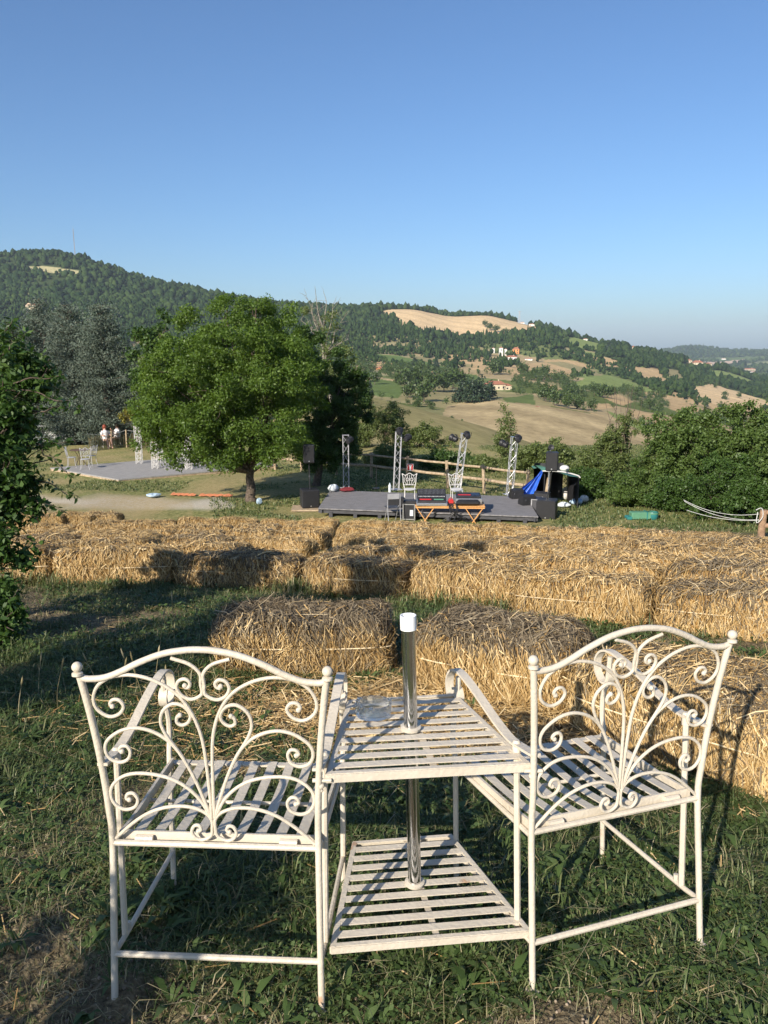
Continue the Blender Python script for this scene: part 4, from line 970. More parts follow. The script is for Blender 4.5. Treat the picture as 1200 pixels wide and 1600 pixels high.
# grass creeping up the feet of the front rows
def foot_xy(rng, n):
    px = rng.uniform(-60, 1260, n); py = np.interp(px, [-60, 120, 470, 600, 800, 1000, 1260], [914, 916, 922, 925, 955, 972, 1000])+rng.normal(0, 6, n)
    Y = np.array([gp(a, b, 0, 3.5, 12).y for a, b in zip(px, py)]); X = (px-600)/FPX*(Y*1.05); return X, Y
X, Y, rng = scatter(700, foot_xy, 71); k = fbm(X*1.3, Y*1.3, 3, 7) > .44; X, Y = X[k], Y[k]; per = 16
X = np.repeat(X, per)+rng.normal(0, .045, per*len(X)); Y = np.repeat(Y, per)+rng.normal(0, .04, per*len(Y))
blades('grass', X, Y, rng.uniform(.06, .22, len(X)), rng.uniform(.005, .010, len(X)), 1.1, [M_grass], 72)
# loose straw around the bales
def loose(n, f, seed, ln, wd, thr):
    X, Y, rng = scatter(n, f, seed); n = len(X); Z = ground(X, Y)+rng.uniform(.004, .03, n); a = rng.uniform(0, 2*PI, n); l = rng.uniform(*ln, n)/2
    d = np.stack([np.cos(a), np.sin(a), rng.normal(0, .12, n)], 1)*l[:, None]; s = np.stack([-np.sin(a), np.cos(a), rng.normal(0, .4, n)], 1)*(wd/2)
    P = np.stack([X, Y, Z], 1); V = np.stack([P-d-s, P-d+s, P+d+s, P+d-s], 1); q = np.arange(n)*4
    tag(link('loose_straw', npmesh('m', V.reshape(-1, 3), quads=np.stack([q, q+1, q+2, q+3], 1), mats=[M_straw])), kind='stuff')
loose(9000, lambda r, n: (r.normal(.1, .65, n), r.normal(3.55, .28, n)), 81, (.05, .18), .004, 0)
loose(2200, lambda r, n: (r.normal(2.2, .8, n), r.normal(3.6, .6, n)), 83, (.05, .16), .004, 0)
loose(1500, near_xy(.9, 8, 1.0), 85, (.04, .14), .003, 0)
loose(6000, lambda r, n: ((r.random(n)*2-1)*9, r.uniform(7, 21, n)), 87, (.08, .25), .010, 0)
#@@VEG
# ------------------------------------------------------------------ trees and shrubs near by
def leaf_cloud(rng, lobes, n, size, aspect=.55, gap=.42, gs=1.6, shell=.45, up=.35, seed=0, droop=0, cl=None, dens=1.0, inner=.10):
    """lobes: (cx,cy,cz,rx,ry,rz); leaves sit in clumps spread over the lobes; returns quads (n,4,3)"""
    Lb = np.array(lobes, float); vol = (Lb[:, 3]*Lb[:, 4]*Lb[:, 5])**.66
    rm = float(np.median((Lb[:, 3]*Lb[:, 4]*Lb[:, 5])**(1/3)))
    cl = cl or rm*.27
    nc = int(max(8, dens*1.5*np.sum(((Lb[:, 3]*Lb[:, 4]*Lb[:, 5])**(1/3)/cl)**2)))
    idx = rng.choice(len(Lb), nc, p=vol/vol.sum())
    d = rng.normal(0, 1, (nc, 3)); d /= np.linalg.norm(d, axis=1)[:, None]
    r = shell+(1-shell)*rng.random(nc)**.55; r = np.where(rng.random(nc) < inner, rng.random(nc)*.6, r); r = r*(.80+.5*noise3(d+Lb[idx, :3]*.3, 2.4, seed+2))
    C0 = Lb[idx, :3]+d*r[:, None]*Lb[idx, 3:]
    keep = (noise3(C0, gs, seed) > gap) | (rng.random(nc) < .1); C0 = C0[keep]; nc = len(C0)
    cs = cl*rng.uniform(.45, 1.25, nc)
    ci = rng.choice(nc, n, p=cs**1.6/np.sum(cs**1.6))
    e = rng.normal(0, 1, (n, 3)); e /= np.linalg.norm(e, axis=1)[:, None]; rr_ = rng.random(n)**.5
    P = C0[ci]+e*(rr_*cs[ci])[:, None]*np.array((1, 1, .72))+rng.normal(0, size*.6, (n, 3))
    nrm = e*.55+rng.normal(0, .7, (n, 3)); nrm[:, 2] += up; nrm /= np.linalg.norm(nrm, axis=1)[:, None]
    t = rng.normal(0, 1, (n, 3)); t[:, 2] -= droop; t -= nrm*(t*nrm).sum(1)[:, None]; t /= np.linalg.norm(t, axis=1)[:, None]; b = np.cross(nrm, t)
    s = size*rng.uniform(.55, 1.35, n)[:, None]
    A = P-t*s*.5; C = P+t*s*.5-nrm*s*.05; B = P+b*s*aspect*.5+nrm*s*.08; D = P-b*s*aspect*.5+nrm*s*.08
    return np.stack([A, B, C, D], 1)
def quads_obj(name, V, m, parent=None):
    n = len(V); q = np.arange(n)[:, None]*4+np.arange(4)[None]
    return link(name, npmesh(name, V.reshape(-1, 3), quads=q, mats=[m]), parent)
def branch(m, a, b, r0, r1, rng, wob=.08, n=5):
    a = Vector(a); b = Vector(b); L = (b-a).length; pts = [a]
    for i in range(1, n): pts.append(a.lerp(b, i/n)+Vector([rng.uniform(-1, 1)*wob*L for _ in range(3)]))
    pts.append(b); p = catmull(pts, 3); k = len(p)
    m.tube(p, 1, 7, rad=[r0+(r1-r0)*i/(k-1) for i in range(k)])
    return p
def tree(name, loc, label, cat, m, lobes, nleaf, size, trunk=None, limbs=True, group=None, seed=1, bark=None, part='crown', **k):
    """trunk: (height to first fork, radius)"""
    root = empty(name, loc, 0, label, cat, group); rng = np.random.default_rng(seed); rn = random.Random(seed)
    quads_obj(part, leaf_cloud(rng, lobes, nleaf, size, seed=seed, **k), m, root)
    if trunk:
        h, r = trunk[:2]; off = trunk[2] if len(trunk) > 2 else (0, 0)
        tm = MB(); top = Vector((off[0], off[1], h)); branch(tm, (0, 0, -.15), top, r*1.15, r*.75, rn, .04, 4)
        tm.tube([(0, 0, -.2), (0, 0, .12)], 1, 8, rad=[r*1.6, r*1.1])
        if limbs:
            for lb in lobes:
                c = Vector(lb[:3]); st = top-Vector((0, 0, rn.uniform(0, .15)*h)); branch(tm, st, c, r*.42, r*.10, rn, .10, 4)
                for _ in range(3):
                    e = c+Vector((rn.uniform(-.8, .8)*lb[3], rn.uniform(-.8, .8)*lb[4], rn.uniform(-.6, .8)*lb[5])); branch(tm, st.lerp(c, rn.uniform(.5, 1)), e, r*.16, r*.03, rn, .1, 3)
        tm.build('trunk', bark or M_bark, root, True, 80)
    return root
def lob(px, py, wpx, hpx, Y, base, dy=0.0, deep=None):
    """an ellipsoid of crown given where and how large it looks at distance Y, relative to the tree's base"""
    c = Vector(unproj(px, py, Y+dy)); s = Y*1.03/FPX
    return (c.x-base.x, c.y-base.y, c.z-base.z, wpx/2*s, (deep or (wpx/2*s)), hpx/2*s)
# --- the big round tree in the middle
b = gp(392, 783); Y = b.y
lobes = [lob(300, 560, 150, 130, Y, b, 0), lob(375, 520, 130, 130, Y, b, .6), lob(430, 545, 120, 130, Y, b, 1), lob(285, 625, 150, 110, Y, b, -.6), lob(345, 600, 150, 150, Y, b, -1.4),
         lob(420, 610, 150, 140, Y, b, -.8), lob(470, 600, 110, 130, Y, b, .6), lob(265, 655, 110, 70, Y, b, .2), lob(330, 665, 140, 95, Y, b, -1), lob(405, 670, 150, 95, Y, b, -1.1), lob(355, 485, 70, 45, Y, b, .2), lob(400, 478, 60, 40, Y, b, .2), 
         lob(235, 600, 70, 80, Y, b), lob(450, 690, 90, 60, Y, b, 0), lob(370, 580, 250, 200, Y, b, 0), lob(250, 685, 90, 60, Y, b, -.3), lob(310, 705, 120, 55, Y, b, -.8), lob(345, 715, 70, 40, Y, b, -1.2), lob(300, 650, 150, 90, Y, b, -1.5), lob(440, 700, 80, 50, Y, b, -.6), lob(275, 560, 100, 90, Y, b, -.5)]
tree('broadleaf_tree', b, "big round fresh green tree with forked dark trunk between deck and stage", "tree", M_leafc, lobes, 150000, .088, (1.15, .17, (.05, 0)), seed=3, gap=.33, gs=1.7, shell=.35, dens=1.5)
# --- the darker tree behind it, hanging over the stage
b = gp(494, 760); Y = b.y
lobes = [lob(545, 635, 80, 95, Y, b, .3), lob(535, 590, 70, 70, Y, b, .4), lob(548, 690, 60, 60, Y, b, .2), lob(505, 600, 90, 110, Y, b), lob(520, 660, 90, 90, Y, b, -.3), lob(480, 690, 90, 70, Y, b, -.5), lob(530, 690, 60, 50, Y, b), lob(480, 560, 70, 80, Y, b, .6), lob(500, 640, 110, 130, Y, b, .2), lob(445, 690, 60, 60, Y, b), lob(500, 715, 70, 35, Y, b, -.8)]
tree('broadleaf_tree', b, "dark leafy tree close behind the big round tree, overhanging the stage's left end", "tree", M_leafd, lobes, 80000, .095, (1.6, .15, (.2, 0)), seed=5, gap=.42, gs=1.5)
# --- thin tree with bare top
b = gp(515, 735); b = Vector((b.x, 39, float(gz(39)))); Y = b.y
root = empty('sparse_tree', b, 0, "thin tree with bare twiggy top rising behind the two leafy trees", "tree"); rn = random.Random(4)
tm = MB(); top = Vector(unproj(505, 540, Y))-b; branch(tm, (0, 0, -.3), top, .13, .07, rn, .02)
ends = []
for px, py in ((478, 462), (492, 447), (506, 458), (520, 475), (535, 500), (470, 500), (545, 530), (488, 480)):
    e = Vector(unproj(px, py, Y+rn.uniform(-.7, .7)))-b; p = branch(tm, top.lerp(Vector((0, 0, 2)), rn.uniform(-.1, .3)), e, .045, .008, rn, .05, 5); ends.append(e)
    for _ in range(9):
        s_ = p[rn.randrange(len(p)//3, len(p))]; branch(tm, s_, s_+Vector((rn.uniform(-.5, .5), rn.uniform(-.4, .4), rn.uniform(.0, .6))), .012, .004, rn, .1, 3)
tm.build('trunk', mat("pale_bark", [(.3, (.16, .14, .11)), (.7, (.30, .27, .22))], .9, 12), root, True, 80)
lobes = [lob(492, 458, 50, 16, Y, b), lob(500, 500, 50, 50, Y, b), lob(530, 560, 50, 90, Y, b), lob(545, 620, 60, 100, Y, b), lob(500, 560, 60, 60, Y, b)]
quads_obj('crown', leaf_cloud(np.random.default_rng(9), lobes, 5200, .12, gap=.45, gs=1.3, seed=9), M_leafo, root)
# --- dark tree behind on the left of the big tree
b = Vector((unproj(250, 700, 44)[0], 44, float(gz(44)))); Y = 44
lobes = [lob(250, 520, 60, 60, Y, b), lob(235, 560, 60, 80, Y, b), lob(265, 580, 80, 100, Y, b), lob(240, 640, 70, 90, Y, b), lob(285, 640, 60, 90, Y, b)]
tree('broadleaf_tree', b, "dark green tree half hidden at the left behind the big round tree", "tree", M_leafd, lobes, 16000, .2, (2, .16), seed=8)
b = Vector((unproj(215, 680, 43)[0], 43, float(gz(43))))
lobes = [lob(212, 645, 45, 40, 43, b), lob(200, 655, 40, 30, 43, b)]
tree('flowering_shrub', b, "low shrub with yellow blossom between the conifers and the big tree", "shrub", M_flower, lobes, 2500, .12, (1, .05), seed=12)
# --- blue-green conifers on the left
def conifer(px, top, wpx, Y, seed, label, m=None, lean=0, n=20000, group=None):
    x = unproj(px, 700, Y)[0]; b = Vector((x, Y, float(gz(Y)))); zt = unproj(px, top, Y)[2]; Ht = zt-b.z; R = wpx/2*Y*1.03/FPX
    rng = np.random.default_rng(seed); root = empty('blue_cedar' if m is None else 'cypress', b, 0, label, "conifer", group); rn = random.Random(seed)
    tm = MB(); tm.tube([(0, 0, -.2), (0, 0, Ht*.5), (0, 0, Ht*.97)], 1, 8, rad=[.22, .13, .02]); P = []; D = []
    nb = 150
    for i in range(nb):
        t = (i+.5)/nb; z = Ht*(.05+.95*t); rad = R*(1-t)**.50*rn.uniform(.55, 1.2)+.12; a = i*2.4+rn.uniform(-.3, .3)
        e = Vector((math.cos(a)*rad, math.sin(a)*rad, z-rad*.05+rn.uniform(-.2, .35))); s = Vector((0, 0, z-rad*.25)); tm.tube([s, s.lerp(e, .6)+Vector((0, 0, .04)), e], 1, 5, rad=[.028, .015, .006])
        k = int(n*rad/(R*.62*nb)); u = rng.random(k)**.6; c = np.array(s)[None]+(np.array(e)-np.array(s))[None]*u[:, None]
        c += rng.normal(0, 1, (k, 3))*np.array((.20, .20, .13))*(.5+.5*u[:, None])*(R/1.6)**.5; P.append(c); D.append(np.repeat(np.array((e-s).normalized())[None], k, 0))
    P = np.concatenate(P); D = np.concatenate(D); n = len(P); t = D*.6+rng.normal(0, .8, (n, 3)); t[:, 2] += .25; t /= np.linalg.norm(t, axis=1)[:, None]
    bb = np.cross(t, rng.normal(0, 1, (n, 3))); bb /= np.linalg.norm(bb, axis=1)[:, None]; s = .13*rng.uniform(.6, 1.3, n)[:, None]
    quads_obj('crown', np.stack([P-t*s*.5, P+bb*s*.2, P+t*s*.5, P-bb*s*.2], 1), m or M_needle, root); tm.build('trunk', M_bark, root, True, 80)
    return root
G = "blue-green conifers beyond the deck"
conifer(80, 468, 125, 50, 21, "broad blue-green conifer below the cream house, leftmost of the conifers", n=42000, group=G)
conifer(122, 474, 120, 47, 22, "blue-green conifer with pointed top, middle of the three behind the deck", n=42000, group=G)
conifer(172, 478, 125, 46, 23, "blue-green conifer with bare trunk foot, nearest the big green tree", n=46000, group=G)
conifer(0, 458, 34, 42, 24, "narrow dark cypress cut by the photo's left edge", M_cyp, n=9000)
conifer(35, 505, 60, 48, 26, "dark conifer between the cypress and the blue-green conifers", M_cyp, n=12000)
# --- shrubs behind the stage and the hedge on the right
def shrub(px, top, wpx, base_py, Y, label, m, n, seed, size=.09, stem=False, name='shrub', gap=.43, group=None, lobes_=6):
    x = unproj(px, base_py, Y)[0]; b = Vector((x, Y, float(gz(Y)))); _, bpy_ = proj(x, Y, b.z); rn = random.Random(seed); hp = bpy_-top; L = []
    for i in range(lobes_):
        t = i/(lobes_-1); L.append(lob(px+rn.uniform(-.30, .30)*wpx*(1-t*.5), bpy_-hp*(.25+.6*t), wpx*rn.uniform(.45, .7)*(1-.35*t), hp*rn.uniform(.32, .5), Y, b, rn.uniform(-.25, .25)*wpx*Y/FPX))
    L.append(lob(px, bpy_-hp*.38, wpx*.8, hp*.72, Y, b))
    r = tree(name, b, label, "shrub" if name == 'shrub' else 'tree', m, L, n, size, (hp*Y/FPX*.3, .035), seed=seed, gap=gap-.06, gs=2.2, dens=1.3, group=group)
    if stem:
        tm = MB(); zt = unproj(px, top, Y)[2]-b.z
        for _ in range(14):
            a = Vector((rn.uniform(-.3, .3), rn.uniform(-.3, .3), zt*.25)); branch(tm, a, a*3+Vector((rn.uniform(-.5, .5), 0, zt*rn.uniform(.6, .75))), .02, .004, rn, .05, 4)
        tm.build('twigs', M_bark, r, True, 80)
    return r
SH_ = [
 (602, 630, 115, 760, 45, "light olive leafy shrub behind the stage's left half", M_leafo, 15000, .10),
 (560, 660, 60, 750, 44, "small bush at the fence under the dark tree's edge", M_leafo, 7000, .10),
 (655, 662, 95, 765, 44, "olive bush directly behind the dark lighting mast", M_leafo, 10000, .10),
 (520, 700, 80, 745, 37, "dark bush behind the fence's left stretch", M_leafd, 6000, .11),
 (610, 695, 90, 760, 36, "low dense bush behind the fence, below the olive shrub", M_leafo, 9000, .10),
 (700, 704, 90, 770, 35.5, "low dark bush behind the fence's middle", M_leafd, 9000, .10),
 (752, 712, 70, 775, 34.5, "low bush between the two bright lighting masts", M_leafo, 7000, .10),
 (790, 634, 48, 775, 36, "thin airy sapling rising behind the rightmost lighting mast", M_leafo, 3800, .10),
 (830, 692, 90, 785, 34, "bushy olive shrub left of the raised loudspeaker", M_leafo, 12000, .10),
 (880, 690, 80, 790, 33, "olive shrub behind the raised right loudspeaker", M_leafo, 10000, .10),
 (962, 652, 100, 800, 31, "tall open shrub with grey twigs at its heart", M_leafo, 15000, .09),
 (915, 735, 80, 800, 27.5, "dense rounded green bush beside the tarp shelter", M_leafd, 14000, .085),
 (925, 700, 70, 795, 30, "olive bush filling behind the rounded bush", M_leafo, 9000, .09),
 (985, 742, 90, 808, 25.5, "broad leaved low bush behind the green crate", M_leafh, 11000, .09),
 (1030, 690, 90, 805, 27, "mid height bush between twiggy shrub and tall hedge", M_leafo, 12000, .09),
 (1045, 748, 80, 812, 24.5, "low bush where the ropes are tied", M_leafd, 10000, .08),
 (1090, 630, 150, 815, 25.5, "tall fresh green bush, leftmost peak of the tall hedge", M_leafh, 26000, .10),
 (1040, 655, 110, 812, 26.5, "bush filling the dip left of the tall hedge's first peak", M_leafh, 15000, .10),
 (1132, 640, 120, 820, 25, "green bush between the two tall peaks of the hedge", M_leafh, 16000, .10),
 (1205, 640, 110, 826, 23.5, "green bush right of the hedge's second peak", M_leafh, 15000, .10),
 (1110, 716, 110, 820, 23, "dense dark bush behind the white ropes", M_leafd, 14000, .08),
 (1168, 630, 130, 825, 24, "tall green bush in the hedge left of the last one", M_leafh, 20000, .10),
 (1180, 712, 110, 826, 21.8, "dense bush behind the wooden fence post", M_leafd, 14000, .08),
 (1235, 608, 120, 830, 22, "tallest green bush cut by the photo's right edge", M_leafh, 18000, .10),
 (1270, 700, 120, 835, 20.5, "dense bush beyond the photo's right edge", M_leafd, 8000, .09),
]
for i, (px, top, wpx, bpy2, Y, lab, m_, n, s) in enumerate(SH_):
    shrub(px, top, wpx, bpy2, Y, lab, m_, n, 300+i, s, stem=(i in (10,)), group="bushes along the rim behind stage and bales")
for i, (px, top, wpx, Y) in enumerate(((-60, 640, 110, 49), (0, 650, 90, 48), (40, 655, 90, 52), (95, 660, 80, 54), (140, 655, 80, 52), (190, 662, 80, 50), (235, 650, 90, 50), (285, 655, 90, 50), (335, 650, 90, 48), (385, 650, 90, 47), (430, 660, 80, 45))):
    shrub(px, top, wpx, 700, Y, "dark bush in the belt of undergrowth behind platform and conifers, %s from the left" % ['first', 'second', 'third', 'fourth', 'fifth', 'sixth', 'seventh', 'eighth', 'ninth', 'tenth', 'eleventh'][i], M_leafd, 6500, 340+i, .16, group="undergrowth behind the platform", lobes_=4)
# --- near tree on the left and the off-frame ones that shade the grass
def near_tree(loc, lobes, n, label, seed, size=.05, stems=(), gap=.46):
    root = empty('fruit_tree', loc, 0, label, "tree"); rng = np.random.default_rng(seed); rn = random.Random(seed)
    V = leaf_cloud(rng, lobes, n, size, aspect=.5, gap=gap, gs=4.5, shell=.15, seed=seed, droop=.5); quads_obj('crown', V, M_leafnear, root)
    tm = MB()
    for lb in lobes:
        c = Vector(lb[:3]); s = Vector((0, 0, .1)); branch(tm, s, c, .022, .008, rn, .07, 5)
        for _ in range(9):
            e = c+Vector((rn.uniform(-1, 1)*lb[3], rn.uniform(-1, 1)*lb[4], rn.uniform(-1, 1)*lb[5])); branch(tm, s.lerp(c, rn.uniform(.6, 1)), e, .007, .0022, rn, .08, 4)
    # leafy side shoots reaching out of the crown
    Q = []
    for a, b2 in stems:
        p = branch(tm, a, b2, .006, .0015, rn, .05, 6)
        for i, q in enumerate(p):
            for _ in range(4):
                d = Vector((rn.uniform(-1, 1), rn.uniform(-1, 1), rn.uniform(-.8, .5))).normalized(); nn = d.cross(Vector((rn.random(), rn.random(), rn.random()+.1))).normalized(); s = size*rn.uniform(.7, 1.1)
                o = q+d*.008; Q.append([o, o+d*s*.5+nn*s*.22, o+d*s, o+d*s*.5-nn*s*.22])
    if Q: quads_obj('side_shoots', np.array([[tuple(v) for v in q] for q in Q]), M_leafnear, root)
    tm.build('trunk', M_bark, root, True, 80)
    return root
b = Vector((-3.25, 5.2, float(gz(5.2))))
def nl(px, py, w_, h_, Y): c = unproj(px, py, Y); s = Y*1.03/FPX; return (c[0]-b.x, c[1]-b.y, c[2]-b.z, w_/2*s, w_/2*s*.9, h_/2*s)
lobes = [nl(-10, 570, 120, 130, 5.2), nl(15, 640, 130, 130, 5.1), nl(-15, 700, 150, 130, 4.9), nl(10, 780, 110, 90, 5.0), nl(-30, 850, 100, 140, 4.9), nl(-25, 940, 80, 120, 4.8), nl(-70, 620, 150, 220, 5.4), nl(45, 670, 90, 80, 5.3), nl(-90, 800, 150, 250, 5.2), nl(-10, 880, 90, 110, 4.8), nl(-5, 970, 80, 110, 4.7), nl(-30, 1040, 90, 100, 4.5), nl(35, 600, 100, 90, 5.2)]
st = []
for (ax, ay, bx, by) in ((20, 600, 100, 585), (40, 640, 128, 640), (30, 700, 105, 690), (30, 740, 122, 775), (20, 770, 100, 800), (0, 820, 60, 850), (0, 860, 40, 880), (-10, 900, 40, 930), (-20, 940, 35, 985), (0, 560, 40, 520), (-10, 540, 20, 500), (50, 690, 115, 745), (10, 610, 110, 625), (-10, 980, 30, 1010)):
    p = Vector(unproj(ax, ay, 5.0))-b; q = Vector(unproj(bx, by, 4.9))-b; st.append((p, q))
near_tree(b, lobes, 21000, "leafy dark green young tree at the photo's left edge, in front of the bales", 31, .052, st, gap=.49)
b2 = Vector((-3.35, 1.45, float(gz(1.45))))
near_tree(b2, [(0, 0, .9, .55, .55, .6), (.1, .1, 1.7, .65, .6, .6), (0, 0, 2.5, .6, .6, .6), (.1, 0, 3.2, .4, .4, .5)], 9000, "small tree just outside the left of the view, shading the grass", 33, .075, gap=.3)
b3 = Vector((-1.75, .05, float(gz(.05))))  # unseen shrub, added to cast the shade on the lower left ground
near_tree(b3, [(0, 0, .45, .35, .3, .4), (.1, .1, .9, .32, .3, .35)], 4200, "low shrub added outside the view to cast shade beside the left iron chair", 35, .05, gap=.3)
# tall seed stalks among the grass on the left
def stalks():
    m = MB(); rn = random.Random(6)
    for px, py, hpx in ((249, 1035, 75), (275, 1030, 95), (318, 1010, 130), (326, 1005, 90), (215, 1090, 60), (225, 1120, 70), (243, 1100, 80), (262, 1110, 60), (205, 1075, 50), (190, 1100, 60), (60, 1090, 60), (90, 1110, 70), (150, 1080, 50), (30, 1130, 60), (345, 1090, 50), (352, 1085, 60), (655, 1230, 0)):
        if not hpx: continue
        q = gp(px, py); h = hpx*q.y*1.06/FPX; dx = rn.uniform(-.25, .25)*h
        p = catmull([q, q+Vector((dx*.3, rn.uniform(-.02, .02), h*.5)), q+Vector((dx, 0, h))], 4); m.tube(p, .0016, 5)
        d = (p[-1]-p[-2]).normalized(); m.tube([p[-1], p[-1]+d*.02, p[-1]+d*.045, p[-1]+d*.06], 1, 6, rad=[.0015, .0045, .0045, .001])
    tag(m.build('seed_stalks', M_dry, None, True), kind='stuff')
stalks()
# ------------------------------------------------------------------ single trees on the hills
def hill_tree(px, bpy2, hpx, kind, label, seed, wf=.8, y0=240, y1=1700):
    P = terr(px, bpy2, y0, y1); h = hpx*P.y/FPX; rng = np.random.default_rng(seed); rn = random.Random(seed)
    root = empty({'round': 'hill_tree', 'cedar': 'hill_cedar', 'narrow': 'hill_cypress', 'bush': 'hill_bush'}[kind], P, 0, label, "bush" if kind == 'bush' else "tree", "trees one can tell apart on the hillside")
    R = h*wf/2
    if kind == 'cedar': L = [(0, 0, h*(.15+.8*i/6), R*(1-.13*i), R*(1-.13*i), h*.06) for i in range(7)]; g_ = .3
    elif kind == 'narrow': L = [(0, 0, h*.5, h*.12, h*.12, h*.5)]; g_ = .2
    elif kind == 'bush': L = [(rn.uniform(-.4, .4)*R, 0, h*.45, R*.8, R*.8, h*.5) for _ in range(3)]; g_ = .2
    else: L = [(rn.uniform(-.45, .45)*R, rn.uniform(-.4, .4)*R, h*rn.uniform(.42, .78), R*rn.uniform(.5, .7), R*.6, h*rn.uniform(.2, .3)) for _ in range(6)]; g_ = .25
    quads_obj('crown', leaf_cloud(rng, L, 750, h*.11, aspect=.8, gap=g_, gs=8/h, shell=.7, seed=seed), M_wood_leaf2 if kind in ('cedar', 'narrow') else M_wood_leaf, root)
    tm = MB(); tm.tube([(0, 0, -h*.05), (0, 0, h*.6)], 1, 6, rad=[h*.03, h*.012]); tm.build('trunk', M_bark, root, True, 80)
HT = [
 (1116, 606, 9, 'round', "left one of the lone trees high on the wheat field above the hedge"), (1131, 624, 12, 'bush', "bushy tree in the middle of the wheat field at right"), (1154, 622, 9, 'round', "small tree right of the bushy one on the wheat field"),
 (788, 524, 11, 'round', "lone tree at the right foot of the pale wheat hill"), (756, 512, 10, 'round', "leftmost tree of the clump on the wheat hill"), (765, 517, 11, 'round', "second tree of the clump on the wheat hill"), (774, 520, 11, 'round', "right end tree of the clump on the wheat hill"), (796, 526, 8, 'bush', "bush right of the lone tree below the wheat hill"),
 (578, 613, 14, 'narrow', "small dark tree standing alone on the green lawn in the valley"), (584, 601, 20, 'round', "dark round tree at the back of the valley lawn"), (572, 598, 16, 'round', "dark tree left at the back of the valley lawn"),
 (631, 608, 30, 'round', "leftmost big tree right of the valley lawn"), (648, 605, 34, 'round', "tall pale tree above the valley grove"), (640, 622, 26, 'round', "big dark tree lowest in the valley grove"), (660, 628, 34, 'round', "very dark round tree at the grove's front edge"), (676, 612, 30, 'round', "tree in the middle of the valley grove"), (692, 612, 32, 'round', "straight tree above the small white shed"), (706, 610, 30, 'round', "tree at the right side of the valley grove"), (722, 610, 26, 'round', "round tree just left of the layered cedars"), (652, 636, 16, 'bush', "bush below the dark grove tree"), (672, 640, 12, 'bush', "low bush on the slope below the grove"),
 (719, 629, 32, 'cedar', "layered cedar at the left of the cedar group"), (735, 630, 36, 'cedar', "layered cedar, second in the cedar group"), (750, 628, 38, 'cedar', "tallest layered cedar in front of the farmhouse"), (764, 624, 28, 'cedar', "layered cedar nearest the farmhouse"),
 (646, 577, 18, 'cedar', "pointed conifer between the vineyard strips"), (681, 578, 16, 'cedar', "second pointed conifer right of the vineyard strip"),
 (846, 593, 22, 'round', "rounded tree against the brown field, right of a pair"), (832, 594, 20, 'round', "rounded tree against the brown field, left of a pair"), (815, 588, 22, 'round', "open crowned tree left of the brown field"), (768, 586, 22, 'round', "feathery tree above the farmhouse"),
 (874, 625, 14, 'round', "round tree at the near edge of the tan patch"), (865, 615, 13, 'round', "tree beside the tan patch"), (893, 612, 14, 'round', "tree below the pale green field's left end"), (888, 620, 16, 'round', "tree right of the tan patch"), (940, 622, 22, 'round', "large round tree below the pale green field"), (955, 624, 20, 'round', "round tree right of the large one below the pale green field"), (928, 618, 18, 'round', "round tree left of the large one below the pale green field"),
 (850, 628, 26, 'round', "tall tree over the big brown field's left edge"), (866, 634, 24, 'round', "dark tree at the edge of the big brown field"), (884, 638, 22, 'round', "dark tree overhanging the big brown field"), (903, 640, 22, 'round', "tree in the line along the big brown field"), (922, 642, 18, 'round', "right hand tree in the line along the big brown field"),
 (990, 622, 16, 'bush', "dark bush in the clump on the pale green field's edge"), (1003, 620, 14, 'bush', "right dark bush of the clump by the pale green field"), (1015, 640, 18, 'round', "dark tree among the tan strips"), (1030, 646, 16, 'round', "second dark tree among the tan strips"), (1002, 636, 12, 'bush', "low bush among the tan strips"),
 (1000, 664, 14, 'bush', "grey green bush below the lower wheat strip"), (1016, 668, 12, 'bush', "second bush below the lower wheat strip"), (948, 553, 17, 'cedar', "pointed cedar below the upper vineyard"),
 (693, 668, 12, 'bush', "small round bush on the near brown hill's flank"), (720, 668, 12, 'bush', "low shrub row on the near brown hill's flank"), (705, 660, 10, 'bush', "low bush above the shrub row on the near hill"), (742, 676, 10, 'bush', "last bush down the near hill's flank"),
]
for i, (px, py, h, k, lab) in enumerate(HT): hill_tree(px, py, h, k, lab, 500+i, .95 if k == 'round' else .8)
